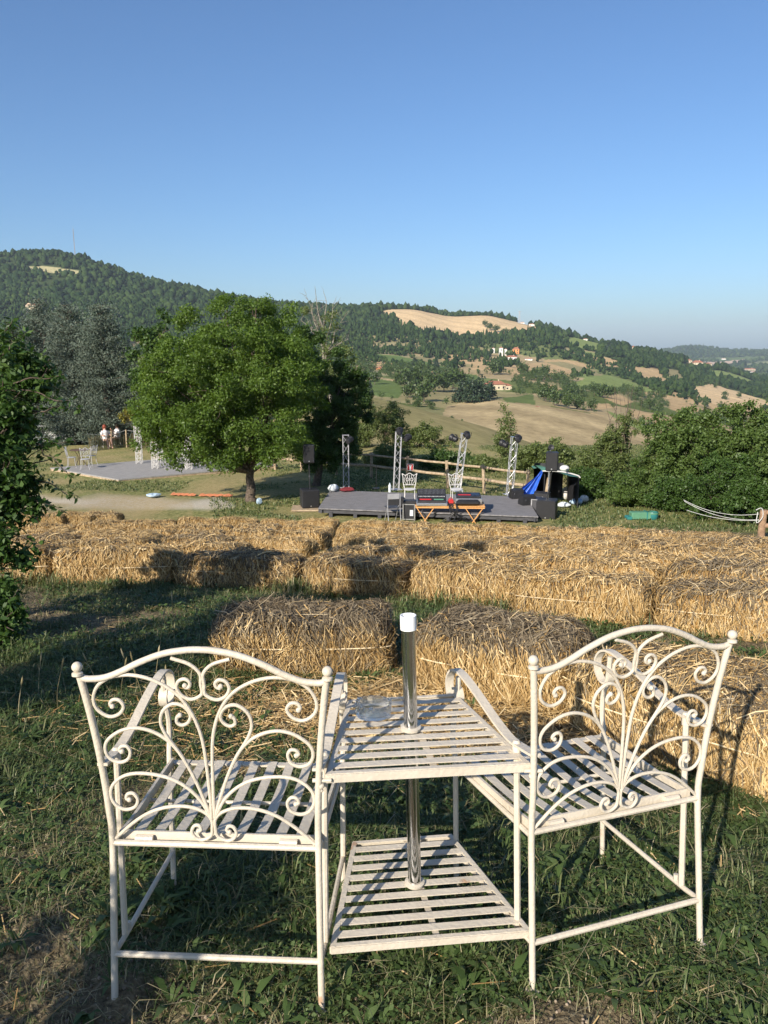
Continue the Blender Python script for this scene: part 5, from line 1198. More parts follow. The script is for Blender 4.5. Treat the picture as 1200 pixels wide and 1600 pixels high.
#@@THINGS
# ------------------------------------------------------------------ the stage and what stands on it
def U(px, py, Y): return Vector(unproj(px, py, Y))
def onz(px, py, z):
    """where a pixel's sight line meets the height z"""
    u = (px-600)/FPX; v = (py-800)/FPX; F = CP-v*SP; D = SP+v*CP; t = (H-z)/D; return Vector((u*t, F*t, z))
SZ = -3.27
def make_stage():
    FL, FR, BR, BL_ = [onz(px, py, SZ) for px, py in ((497, 794), (841, 807), (822, 776), (516, 766))]
    o = FL.copy(); root = empty('stage', (o.x, o.y, float(gz(o.y))), 0, "low outdoor stage of grey planks at the foot of the slope", "stage"); c = root.location
    n = 26
    m = MB()
    for i in range(n):
        a, b = FL.lerp(BL_, (i+.04)/n), FL.lerp(BL_, (i+.96)/n); d, e = FR.lerp(BR, (i+.96)/n), FR.lerp(BR, (i+.04)/n)
        vs = [p-c for p in (a, e, d, b)]; lo = [p-Vector((0, 0, .035)) for p in vs]; m.add(lo+vs, [(3, 2, 1, 0), (4, 5, 6, 7), (0, 1, 5, 4), (1, 2, 6, 5), (2, 3, 7, 6), (3, 0, 4, 7)])
    m.build('deck_boards', M_plank, root)
    m = MB()
    for a, b in ((FL, FR), (BL_, BR), (FL, BL_), (FR, BR)):
        ins = ((FL+FR+BR+BL_)/4-(a+b)/2).normalized()*.10; m.bar([a-c+ins-Vector((0, 0, .10)), b-c+ins-Vector((0, 0, .10))], .05, .12)
    m.build('joists', M_darkgrey, root)
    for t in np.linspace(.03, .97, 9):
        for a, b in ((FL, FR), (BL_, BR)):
            p = a.lerp(b, t); ins = ((FL+BR)/2-p).normalized()*.2; p = p+ins; m = MB(); m.box((p.x-c.x, p.y-c.y, -.02+.09), (.11, .11, .2)); m.build('leg', M_darkgrey, root)  # dark leg colour stands for the shadow gap under the stage front
    return FL, FR, BR, BL_
make_stage()
def truss(px0, py0, px1, py1, z, label, lamps, dark=False):
    a = onz(px0, py0, z); b = U(px1, py1, a.y); Hh = (b-a).length; root = empty('lighting_mast', a, 0, label, "mast", "lattice masts along the back of the stage"); mt = M_grey if dark else M_alu
    d = (b-a)/Hh; q = d.to_track_quat('Z', 'Y').to_matrix(); R = q@Matrix.Rotation(.08, 3, 'Z'); w_ = .095
    def L(x, y, z): return R@Vector((x*w_, y*w_, z))
    m = MB()
    for x in (-1, 1):
        for y in (-1, 1): m.tube([L(x, y, .02), L(x, y, Hh)], .015, 6)
    n = int(Hh/.27)
    for i in range(n):
        z0, z1 = .04+i*(Hh-.06)/n, .04+(i+1)*(Hh-.06)/n
        for (x0, y0, x1, y1) in ((-1, -1, 1, -1), (1, -1, 1, 1), (1, 1, -1, 1), (-1, 1, -1, -1)):
            if i % 2: x0, y0, x1, y1 = x1, y1, x0, y0
            m.tube([L(x0, y0, z0), L(x1, y1, z1)], .008, 5)
    m.build('lattice', mt, root, True, 60)
    m = MB(); m.box((0, 0, .012), (.36, .36, .022), .35, bev=.004); m.build('base_plate', mt, root)
    m = MB(); m.box(L(0, 0, Hh+.006), (.24, .24, .012), M=R); m.build('top_plate', mt, root)
    for (dx, dz, az) in lamps:
        h = d*(Hh+dz); c = h+Vector((dx, -.12 if abs(dx) < .15 else 0, 0)); m = MB(); Q = Matrix.Rotation(az, 3, 'Z')@Matrix.Rotation(1.25, 3, 'X')
        m.lathe([(0, -.14), (.07, -.135), (.095, -.08), (.10, .06), (.125, .10), (.125, .14), (.105, .14), (.095, .09), (0, .085)], c, 14, Q)
        for s in (-1, 1): m.bar([c+Q@Vector((s*.125, 0, 0)), c+Q@Vector((s*.125, .12, .0)), c+Q@Vector((0, .16, 0))], .025, .006)
        m.tube([h+Vector((0, 0, -.03)), h.lerp(c, .5), c+Q@Vector((0, .16, 0))], .014, 6)
        m.build('spotlight', M_black, root, True, 50)
truss(541, 763, 540, 680, SZ, "grey lattice mast at the stage's far left, under the dark tree", [(.12, -.18, 2.8)], True)
truss(619, 765, 623, 675, SZ, "dark lattice mast with two spotlights, left of the white chairs", [(.02, .02, 3.0), (.30, -.22, 2.6)], True)
truss(714, 767, 726, 678, SZ, "bright lattice mast leaning right, its lamp reaching left", [(.09, -.05, 3.3), (-.34, -.16, 4.0)])
truss(796, 773, 804, 683, SZ, "bright lattice mast at the stage's right, beside the blue tarp", [(.10, -.06, 3.0), (-.32, -.24, 3.8)])
def speaker(cx, cy, z0, w_, d, h, rz, label, name='loudspeaker', parent=None):
    root = empty(name, (cx, cy, z0), rz, label, "loudspeaker")
    m = MB(); m.box((0, 0, h/2), (w_, d, h), bev=.025); m.build('cabinet', M_black, root)
    m = MB(); m.box((0, -d/2-.006, h/2), (w_*.88, .012, h*.9), bev=.004); m.build('grille', M_grille, root)
    m = MB(); m.box((w_*.0, -d/2-.0135, h*.12), (.035, .004, .035)); m.build('badge', M_alu, root)
    for s in (-1, 1): m = MB(); m.tube([(s*(w_/2+.002), -.07, h*.55), (s*(w_/2+.02), 0, h*.55), (s*(w_/2+.002), .07, h*.55)], .008, 6); m.build('handle', M_darkgrey, root)
    return root
def pole_(a, b, r, label, name='speaker_pole', m_=None):
    root = empty(name, a, 0, label, "pole"); m = MB(); m.tube([(0, 0, 0), b-a], r, 10); m.build('tube', m_ or M_black, root, True)
    m = MB(); m.lathe([(r*1.7, 0), (r*1.7, .05), (r*1.2, .06)], (b-a)*.45, 10); m.build('collar', M_darkgrey, root, True)
s = gp(483, 797); k = s.y*1.03/FPX
m = MB(); m.box((s.x+.1, s.y+.15, s.z+.03), (1.35, .8, .05), .05); tag(m.build('plywood_sheet', M_wood), "plywood sheet lying under the left black subwoofer", "board")
speaker(s.x, s.y+.25, s.z+.056, .58, .55, .60, .25, "black subwoofer on the plywood sheet left of the stage", 'subwoofer')
t0 = Vector((s.x+.02, s.y+.25, s.z+.656)); t1 = Vector((s.x+.0, s.y+.25, float(U(482, 723, s.y+.25).z)))
pole_(t0, t1, .018, "thin black pole between left subwoofer and its loudspeaker")
speaker(t1.x, t1.y, t1.z, .36, .34, .60, .15, "black loudspeaker high on a pole at the stage's left, before the dark tree")
s = gp(857, 814); s2 = Vector((s.x, s.y+.2, s.z))
speaker(s2.x, s2.y+.1, s2.z, .58, .52, .60, -.35, "black subwoofer on the ground at the stage's right corner", 'subwoofer')
t0 = Vector((s2.x, s2.y+.1, s2.z+.60)); t1 = Vector((U(863, 736, s2.y).x, s2.y+.1, float(U(863, 736, s2.y).z)))
pole_(t0, t1, .018, "thin black pole carrying the right loudspeaker in front of the tarp shelter")
speaker(t1.x, t1.y, t1.z, .36, .34, .57, -.25, "black loudspeaker on a pole in front of the tarp shelter")
c = U(860, 706, s2.y+.6)
root = empty('stage_lamp', (c.x, c.y, c.z), 0, "small silver and black spotlight just above the right loudspeaker", "lamp")
m = MB(); m.lathe([(0, -.12), (.07, -.10), (.08, .05), (.09, .10), (.08, .10), (0, .07)], (0, 0, .13), 12, Matrix.Rotation(1.3, 3, 'X')); m.build('lamp_head', M_black, root, True)
m = MB(); m.tube([(0, 0, .05), (0, .05, -.5), (0, .05, float(gz(c.y))-c.z)], .02, 8); m.build('stand', M_alu, root, True)
# wooden post and shelter
a = onz(852, 781, SZ-.2); a.z = float(gz(a.y)); b = U(860, 733, a.y)
root = empty('wooden_post', a, 0, "leaning round wooden post behind the right loudspeaker", "post"); m = MB(); m.tube([(0, 0, -.1), (b-a)], .09, 10, rad=[1, .8]); m.build('shaft', M_wood, root, True)
def shelter():
    Y = 25.6; g = float(gz(Y)); x0 = U(846, 760, Y).x; x1 = U(894, 760, Y).x; zt = U(870, 733, Y).z
    root = empty('tarp_shelter', ((x0+x1)/2, Y, g), 0, "dark tarpaulin shelter with sagging pale rimmed roof beside the stage", "shelter"); c = root.location
    W2 = (x1-x0)/2; Ht = zt-g
    def sheet(P, nu, nv, th=.01):
        vs = [P(i/nu, j/nv) for i in range(nu+1) for j in range(nv+1)]; vs2 = [v+Vector((0, th, -th)) for v in vs]; k = nv+1; fs = []
        for i in range(nu):
            for j in range(nv): fs.append((i*k+j, i*k+j+1, i*k+k+j+1, i*k+k+j)); b_ = len(vs); fs.append((b_+i*k+j, b_+i*k+k+j, b_+i*k+k+j+1, b_+i*k+j+1))
        return vs+vs2, fs
    m = MB(); m.add(*sheet(lambda u, v: Vector((-W2-.1+(2*W2+.22)*u, -.5+1.9*v, Ht+.02-.25*u*u+.10*math.sin(u*7)*.4-.12*v+.05*math.sin(v*6))), 16, 8)); m.build('roof_sheet', M_green, root, True)
    m = MB(); m.tube(catmull([(-W2-.1, -.53, Ht+.02), (0, -.53, Ht+.0), (W2, -.53, Ht-.12), (W2+.12, -.53, Ht-.20)], 4), .022, 8); m.build('rolled_rim', M_whiteiron, root, True)
    m = MB(); m.add(*sheet(lambda u, v: Vector((-W2+2*W2*u, 1.35+.08*math.sin(u*9), Ht*v)), 12, 4)); m.add(*sheet(lambda u, v: Vector((W2+.1+.05*math.sin(u*8), -.4+1.8*u, (Ht-.2)*v)), 8, 4)); m.add(*sheet(lambda u, v: Vector((-W2, -.1+1.5*u, (Ht-.05)*v)), 8, 4)); m.build('side_sheets', M_black, root, True)
    for x in (-W2, W2+.1):
        m = MB(); m.tube([(x, -.45, 0), (x, -.45, Ht-.1)], .02, 8); m.build('pole', M_black, root, True)
    m = MB(); m.ball((W2*.35, -.2, Ht+.06), .15, 12, 8, (1.1, 1, .7)); tag(m.build('bundle', M_whiteiron, None, True), "white bundle lying on the shelter roof", "bundle"); bpy.data.objects['bundle'].location = c
    # blue tarp hanging off the left side, folded
    def P(u, v):
        s = 1-v; x = -W2-.02-(.28+1.35*u)*v**1.15*1.0-.05; fold = .07*math.sin(u*22+v*3)*(.25+v); return Vector((x+.04*math.sin(u*9)-0.0, -.35-.55*u*v+fold+.4*v*u, (Ht+.0)*(1-v)+.03+.05*abs(math.sin(u*11))*v))
    m = MB(); m.add(*sheet(P, 44, 14, .012)); o = m.build('blue_tarp', M_bluetarp, None, True); o.location = c; tag(o, "bright blue tarpaulin draped in folds down to the stage's right end", "tarpaulin")
shelter()
def bag(px, py, dz, sx, sy, sz, m_, label, name='bag', seed=1, Y=None, z=None):
    p = onz(px, py, z) if z is not None else gp(px, py); rng = random.Random(seed); m = MB(); n, k = 18, 12; vs = []; fs = []
    for j in range(k+1):
        th = PI*j/k
        for i in range(n):
            a = 2*PI*i/n; r = max(math.sin(th), .02)*(1+.13*math.sin(3*a+seed)+.09*math.sin(7*a+j)); vs.append((sx/2*r*math.cos(a), sy/2*r*math.sin(a), sz*.42*(1-math.cos(th))*(1+.1*math.sin(5*a+seed))))
    for j in range(k):
        for i in range(n): q = (i+1) % n; fs.append((j*n+i, j*n+q, j*n+n+q, j*n+n+i))
    m.add(vs, fs); o = m.build(name, m_, None, True); o.location = p; o.rotation_euler[2] = rng.random(); tag(o, label, "bag" if 'bag' in name else name.replace('_', ' ')); return o
bag(521, 768, 0, .42, .3, .28, M_bag, "pale crumpled bag at the back left corner of the stage", 'bag', 2, z=SZ+.005)
bag(542, 768, 0, .5, .3, .17, M_redcloth, "dark red cloth heap at the foot of the leftmost mast", 'cloth_heap', 3, z=SZ+.005)
bag(880, 793, 0, .45, .35, .2, M_bag, "white bag on the grass before the tarp shelter", 'bag', 4)
bag(900, 789, 0, .5, .35, .26, M_bluebag, "blue and white bag right of the white one by the shelter", 'bag', 5)
bag(912, 785, 0, .35, .3, .28, M_wallwhite, "small cream sack rightmost beside the shelter", 'bag', 6)
bag(240, 777, 0, .5, .4, .16, M_bluebag, "pale blue and white bag lying on the lawn left of the tree", 'bag', 7)
bag(884, 781, 0, .3, .2, .5, M_wallwhite, "white and green object standing inside the tarp shelter", 'canister', 8)
bag(405, 789, 0, .2, .16, .26, M_bluebag, "pale blue bag standing in grass right of the big tree's trunk", 'bag', 9)
def bottle(px, py, z):
    p = onz(px, py, z); m = MB(); m.lathe([(.045, 0), (.05, .02), (.05, .2), (.046, .24), (.018, .29), (.016, .30)], (0, 0, 0), 12); o = empty('water_bottle', p, 0, "clear plastic water bottle on the stage, left of the dark mast", "bottle"); m.build('bottle_body', M_bag, o, True)
    m = MB(); m.lathe([(.017, .30), (.017, .325), (0, .326)], (0, 0, 0), 10); m.build('cap', M_bluebag, o, True)
bottle(609, 769, SZ+.002)
def garden_chair(loc, rz, label, group=None, m_=None):
    root = empty('iron_chair', loc, rz, label, "chair", group); m_ = m_ or M_whiteiron
    m = MB(); m.lathe([(0, .44), (.19, .44), (.20, .45), (.20, .462), (0, .462)], (0, 0, 0), 20); m.build('seat', m_, root, True, 40)
    for x, y in ((-1, -1), (1, -1), (-1, 1), (1, 1)):
        m = MB(); m.tube(catmull([(x*.20, y*.20, 0), (x*.16, y*.16, .2), (x*.155, y*.15, .44)], 4), .011, 6); m.build('leg', m_, root, True)
    b = MB()
    for x in (-1, 1): b.tube(catmull([(x*.155, .15, .44), (x*.20, .19, .62), (x*.21, .22, .80), (x*.24, .23, .92)], 4), .012, 6)
    b.tube(catmull([(-.24, .23, .92), (-.13, .225, .86), (0, .225, .93), (.13, .225, .86), (.24, .23, .92)], 4), .011, 6)
    b.tube([(-.18, .175, .56), (.18, .175, .56)], .009, 6)
    for x in (-.12, -.06, 0, .06, .12): b.tube(catmull([(x*.7, .175, .56), (x*1.4, .2, .70), (x*.9, .22, .88)], 4), .007, 5)
    for s in (-1, 1): b.tube([(s*.07+.05*math.cos(a), .205, .73+.05*math.sin(a)) for a in np.linspace(0, 2*PI, 10)], .007, 5)
    b.build('backrest', m_, root, True)
    return root
p = onz(640, 786, SZ); garden_chair((p.x, p.y, SZ), 0, "white iron chair on the stage, left one, facing the bales")
p = onz(713, 786, SZ); garden_chair((p.x, p.y, SZ), .1, "white iron chair on the stage, right one, half behind the bright mast")
def stand(px, py0, py1, z, label):
    a = onz(px, py0, z); b = U(px, py1, a.y); root = empty('microphone_stand', a, 0, label, "stand"); m = MB(); m.tube([(0, 0, .02), (0, 0, (b-a).z)], .010, 6); m.build('stem', M_black, root, True)
    m = MB(); m.lathe([(.13, 0), (.13, .015), (.02, .03)], (0, 0, 0), 14); m.build('base', M_black, root, True)
stand(588, 763, 727, SZ, "thin black microphone stand at the stage's back, before the fence")
def monitor(px, py, z, w_, rz, label):
    p = onz(px, py, z); root = empty('stage_monitor', p, rz, label, "loudspeaker"); m = MB()
    m.prism([(-.17, 0), (.17, 0), (.17, .12), (-.02, .33), (-.17, .28)], -w_/2, w_/2, Matrix.Rotation(PI/2, 3, 'Z')@Matrix.Rotation(PI/2, 3, 'X')); m.build('cabinet', M_black, root)
    m = MB(); m.tube([(-w_*.3, -.20, .15), (-w_*.3, -.19, .2)], .01, 5); m.build('handle', M_darkgrey, root)
monitor(823, 788, SZ+.002, .45, .3, "black wedge monitor on the stage's right end")
monitor(806, 778, SZ+.002, .4, .2, "smaller black wedge monitor beside the blue tarp's foot")
monitor(847, 783, SZ-.05, .5, -.4, "black wedge monitor with pale lid between stage and right subwoofer")
# silver flight case
def case(loc, rz, w_, d, h, label, top=None, name='flight_case'):
    root = empty(name, loc, rz, label, "case"); m = MB(); m.box((0, 0, h/2), (w_, d, h), bev=.01); m.build('shell', M_darkgrey if not top else M_alu, root)
    m = MB()
    for x in (-1, 1):
        for y in (-1, 1): m.box((x*(w_/2-.008), y*(d/2-.008), h/2), (.035, .035, h+.008))
    for z in (.012, h-.012):
        for y in (-1, 1): m.box((0, y*(d/2), z), (w_-.03, .022, .022))
    m.build('edge_trim', M_alu, root); return root
p = gp(841, 806); case((p.x, p.y+.3, p.z), -.3, .3, .5, .5, "black flight case with silver edges between stage and subwoofer")
# ------------------------------------------------------------------ mixing desk
TB = gp(704, 818); TBz = TB.z; TBy = TB.y+.1
zt = float(U(704, 791, TBy).z); xa = U(650, 791, TBy).x; xb = U(759, 794, TBy).x; xc = (xa+xb)/2; Lt = xb-xa; Wt = .75
root = empty('trestle_table', (xc, TBy+Wt/2, TBz), -.06, "orange wood trestle table carrying the mixing desks before the stage", "table"); ht = zt-TBz
m = MB()
for i in range(6): m.box((0, -Wt/2+Wt*(i+.5)/6, ht-.012), (Lt, Wt/6-.012, .024), bev=.004)
m.box((0, -Wt/2+.05, ht-.05), (Lt-.02, .03, .05)); m.box((0, Wt/2-.05, ht-.05), (Lt-.02, .03, .05)); m.build('table_top', M_orangewood, root)
for x in (-Lt/2+.30, Lt/2-.32):
    for y in (-Wt/2+.07, Wt/2-.07):
        for s in (-1, 1):
            m = MB(); m.bar([(x+s*.26, y+s*.012, ht-.06), (x-s*.05, y+s*.012, -.02)], .022, .055, up=(0, 1, 0)); m.build('leg', M_orangewood, root)
def mixer(loc, rz, w_, d, label, two):
    root = empty('mixing_desk', loc, rz, label, "mixing desk"); h0 = .10; tl = .45 if two else .12; zb = 0 if two else .10
    m = MB(); m.box((0, 0, .045+zb/2), (w_+.06, d+.05, .085+zb), bev=.015); m.build('case_base', M_alu, root)
    M = Matrix.Rotation(tl, 3, 'X'); c = Vector((0, 0, .24 if two else .235))
    m = MB(); m.box(c, (w_, d, .07), M=M, bev=.012); m.build('console', M_black, root)
    rn = random.Random(3)
    if two:
        m = MB()
        for i in range(20):
            for j in range(6): p = c+M@Vector((-w_*.44+w_*.88*i/19, d*.42-d*.40*j/6, .042)); m.box(p, (.012, .012, .018), M=M)
        m.build('knobs', M_alu, root)
        m = MB()
        for i in range(20): p = c+M@Vector((-w_*.44+w_*.88*i/19, -d*.12, .040)); m.box(p, (.013, .03, .012), M=M)
        m.build('faders', M_whitepl, root)
        m = MB(); m.box(c+M@Vector((-w_*.22, -d*.34, .038)), (w_*.40, .05, .006), M=M); m.build('red_strip', M_red, root)
        m = MB(); m.box(c+M@Vector((w_*.24, -d*.34, .038)), (w_*.34, .05, .006), M=M); m.build('green_strip', M_green, root)
    else:
        m = MB(); m.box(c+M@Vector((-w_*.16, -d*.08, .038)), (w_*.52, .09, .006), M=M); m.build('red_strip', M_red, root)
        m = MB(); m.box(c+M@Vector((w_*.28, d*.06, .038)), (w_*.32, d*.6, .006), M=M); m.build('screen', M_screen, root)
mixer((xa+.48, TBy+.36, zt+.003), -.02, .86, .66, "big black mixing desk with rows of knobs in a silver case, on the table's left", True)
mixer((xb-.48, TBy+.44, zt+.003), -.04, .74, .45, "flat black desk with red strip on a silver case, on the table's right", False)
m = MB(); m.box((0, 0, .09), (.70, .2, .17), bev=.06); o = m.build('equipment_bag', M_black, None, True); o.location = (xb-.52, TBy+.10, zt+.003); tag(o, "black soft bag lying in front of the right mixing desk", "bag")
o = MB(); rn = random.Random(8)
for i in range(9):
    x = xc+.02+rn.uniform(-.12, .14); y = TBy-.03; o.tube(catmull([(x, y+.4, zt+.03), (x+.02, y+.05, zt+.04), (x+.03, y-.03, zt-.1), (x+rn.uniform(-.1, .2), y-.03, TBz+.3), (x+rn.uniform(-.3, .7), y+rn.uniform(-.1, .3), TBz+.04), (x+rn.uniform(.2, 1.2), y+rn.uniform(0, .5), TBz+.03)], 5), .010, 5)
tag(o.build('cables', M_black, None, True), "bundle of black cables hanging off the middle of the mixing table", "cables")
m = MB(); m.box((0, 0, .1), (.17, .1, .14), bev=.03); m.tube([(-.06, 0, .17), (0, 0, .23), (.06, 0, .17)], .012, 6); o = m.build('headphones', M_red, None, True); o.location = (xc+.02, TBy+.3, zt-.02); tag(o, "small red and black item between the two mixing desks", "headphones")
# folding chair, monitor box and rack on the left of the table
p = gp(613, 816); root = empty('folding_chair', (p.x, p.y+.1, p.z), .25, "grey metal folding chair left of the mixing table", "chair")
m = MB(); m.box((0, .05, .44), (.38, .38, .02), bev=.006); m.build('seat', M_darkgrey, root); m = MB(); m.box((-.02, -.20, .80), (.36, .018, .16), bev=.006); m.build('backrest', M_grey, root)
for x in (-.19, .19):
    m = MB(); m.tube(catmull([(x, -.30, 0), (x, -.19, .44), (x, -.20, .86)], 3), .012, 6); m.build('leg', M_grey, root); m = MB(); m.tube([(x*.9, .24, 0), (x*.9, -.08, .5)], .012, 6); m.build('leg', M_grey, root)
p = gp(619, 812); q = U(619, 791, p.y+.5)
root = empty('keyboard_case', (q.x, q.y, q.z), 0, "long black instrument case lying on a stand behind the folding chair", "case"); m = MB(); m.box((0, 0, .14), (.56, .3, .30), bev=.05); m.build('case_body', M_black, root)
m = MB(); hz = q.z-float(gz(q.y)); m.tube([(-.22, 0, -hz), (.22, 0, .01)], .014, 6); m.tube([(.22, 0, -hz), (-.22, 0, .01)], .014, 6); m.build('stand', M_darkgrey, root)
p = gp(640, 816); root = empty('amplifier_rack', (p.x, p.y+.35, p.z), -.1, "small black amplifier rack with pale frame beside the mixing table", "rack")
m = MB(); m.box((0, 0, .27), (.34, .36, .46), bev=.01); m.build('rack_body', M_black, root)
m = MB()
for x in (-1, 1):
    m.box((x*.175, -.185, .27), (.03, .02, .50))
m.box((0, -.185, .51), (.36, .02, .03)); m.box((0, -.185, .05), (.36, .02, .03)); m.build('frame', M_alu, root)
m = MB(); m.box((.08, -.19, .25), (.10, .015, .18)); m.build('panel', M_bag, root); m = MB(); m.box((.03, 0, .56), (.42, .3, .10), bev=.03); m.build('cover', M_black, root)
# ------------------------------------------------------------------ wooden rail fence behind the stage
def rail_fence(pts, label, posts, m_=None, r=.045, hts=(.98, .52)):
    W = [gp(px, py) for px, py in pts]; o = W[0]; root = empty('rail_fence', o, 0, label, "fence")
    for k, h in enumerate(hts):
        for i in range(len(W)-1):
            m = MB(); a, b = W[i]-o+Vector((0, 0, h)), W[i+1]-o+Vector((0, 0, h)); e = (b-a).normalized()*.12; m.tube([a-e, a.lerp(b, .5)+Vector((0, 0, -.015)), b+e+Vector((0, 0, .01))], r*(1.0 if k == 0 else 1.25), 8); m.build('rail', m_ or M_wood, root, True)
    for p in W:
        m = MB(); tl = (random.random()-.5)*.16; m.tube([p-o+Vector((0, 0, -.1)), p-o+Vector((tl, .06, hts[0]+.10))], r*1.35, 8); m.build('post', m_ or M_wood, root, True)
random.seed(3)
rail_fence([(430, 733), (471, 738), (526, 743), (580, 747), (636, 754), (700, 763), (757, 771), (822, 782)], "pale wooden rail fence running behind the stage to the blue tarp", 0)
q = gp(641, 755); pz = q.z+.95
root = empty('sign', (U(641, 728, q.y-.1).x, q.y-.12, float(U(641, 735, q.y-.12).z)), 0, "small red sign with white letter T on the fence behind the stage", "sign"); m = MB(); m.box((0, 0, .13), (.26, .012, .28)); m.build('plate', M_whitepl, root)
m = MB()
m.box((-.085, -.0085, .13), (.055, .005, .24)); m.box((.085, -.0085, .13), (.055, .005, .24)); m.box((0, -.0085, .235), (.115, .005, .03)); m.box((-.045, -.0085, .085), (.025, .005, .15)); m.box((.045, -.0085, .085), (.025, .005, .15)); m.build('red_field', M_red, root)
# post, rails and ropes at the right edge
a = gp(1189, 838); root = empty('fence_post', a, 0, "brown wooden fence post with two rails at the photo's right edge", "post"); Hp = 42*a.y*1.03/FPX
M_brownwood = mat("brown_wood", [(.3, (.20, .12, .07)), (.7, (.36, .24, .15))], .8, 10, bump=.3)
m = MB(); m.tube([(0, 0, -.1), (.0, 0, Hp)], .085, 12); m.build('shaft', M_brownwood, root, True)
for h in (Hp-.05, Hp*.42): m = MB(); m.tube([(.03, -.02, h), (2.2, -.9, h+.02)], .055, 8); m.build('rail', M_brownwood, root, True)
for i, (p0, p1, sag, lab) in enumerate((((1068, 781), (1186, 803), .16, "uppermost pale rope strung from bush to fence post"), ((1069, 783), (1186, 812), .15, "middle pale rope strung from bush to fence post"), ((1073, 797), (1186, 813), .09, "lowest pale rope strung from bush to fence post"))):
    A = U(p0[0], p0[1], a.y+1.3); B = U(p1[0], p1[1], a.y-.08); n = 14; pts = [A.lerp(B, t/n)-Vector((0, 0, sag*4*(t/n)*(1-t/n))) for t in range(n+1)]
    m = MB(); m.tube(pts, .0065, 6); tag(m.build('rope', M_rope, None, True), lab, "rope")
m = MB(); m.tube(catmull([B+Vector((-.1, 0, .25)), B+Vector((.02, -.03, .3)), B+Vector((.05, -.06, .1)), B+Vector((-.08, -.05, -.05)), B+Vector((-.05, 0, .2))], 4), .010, 6); tag(m.build('rope', M_rope, None, True), "short rope looped round the fence post", "rope")
# green crate and round pot
p = gp(1000, 812); root = empty('garden_crate', (p.x, p.y, p.z), .03, "pale green long crate lying in the grass below the hedge", "crate")
m = MB(); m.box((0, 0, .13), (.62, .28, .22), bev=.02); m.build('body', M_green, root); m = MB(); m.box((.16, 0, .14), (.03, .30, .24)); m.box((-.36, 0, .06), (.16, .3, .1), bev=.02); m.build('strap', M_teal, root)
p = gp(1018, 812); root = empty('round_pot', (p.x+.02, p.y, p.z), 0, "round teal pot right of the green crate", "pot"); m = MB(); m.lathe([(.12, 0), (.16, .05), (.17, .18), (.15, .24), (.13, .24), (.14, .18), (0, .12)], (0, 0, 0), 18); m.build('bowl', M_teal, root, True)
m = MB(); m.lathe([(.175, .18), (.18, .20), (.175, .22)], (0, 0, 0), 18); m.build('rim', M_green, root, True)
# orange mesh strips on the lawn
for (x0, x1, y, lab) in ((268, 306, 774, "left strip of orange mesh lying on the lawn"), (312, 364, 775, "right strip of orange mesh lying on the lawn near the tree")):
    A = gp(x0, y); B = gp(x1, y+1); m = MB(); n = 14; vs = []
    for i in range(n+1):
        p = A.lerp(B, i/n); w_ = .04+.06*math.sin(i*1.7+.5*math.sin(i*3)); zz = .04+.012*math.sin(i*2.3); vs += [(p.x, p.y-w_-.1, p.z+zz), (p.x, p.y+w_+.1, p.z+zz+.02), (p.x, p.y+w_+.1, p.z+zz+.01), (p.x, p.y-w_-.1, p.z+zz-.01)]
    m.add(vs, [(i*4+a, i*4+(a+1) % 4, i*4+4+(a+1) % 4, i*4+4+a) for i in range(n) for a in range(4)]+[(3, 2, 1, 0), (n*4, n*4+1, n*4+2, n*4+3)]); tag(m.build('orange_mesh', M_orange, None, True), lab, "mesh strip")
# ------------------------------------------------------------------ the wooden platform on the left
DZ = -3.72
def platform():
    F = onz(185, 749, DZ); Lc = onz(91, 733, DZ); R1 = onz(317, 737, DZ); R = F+(R1-F)*2.0; L = F+(Lc-F)*1.15; B = L+(R-F)*1.0
    root = empty('wooden_platform', F, 0, "large pale wooden platform on the lawn left of the big tree", "platform"); m = MB(); n = 46
    for i in range(n):
        a, b = F.lerp(R, (i+.03)/n), F.lerp(R, (i+.97)/n); d, e = L.lerp(B, (i+.97)/n), L.lerp(B, (i+.03)/n); vs = [p-F for p in (a, b, d, e)]; lo = [p-Vector((0, 0, .05)) for p in vs]
        m.add(lo+vs, [(3, 2, 1, 0), (4, 5, 6, 7), (0, 1, 5, 4), (1, 2, 6, 5), (2, 3, 7, 6), (3, 0, 4, 7)])
    m.build('boards', M_deck, root)
    m = MB()
    for a, b in ((F, R), (F, L), (R, B), (L, B)):
        ins = ((F+B)/2-(a+b)/2).normalized()*.04; m.bar([a-F+ins-Vector((0, 0, .12)), b-F+ins-Vector((0, 0, .12))], .05, .14)
    m.build('fascia', M_wood, root)
platform()
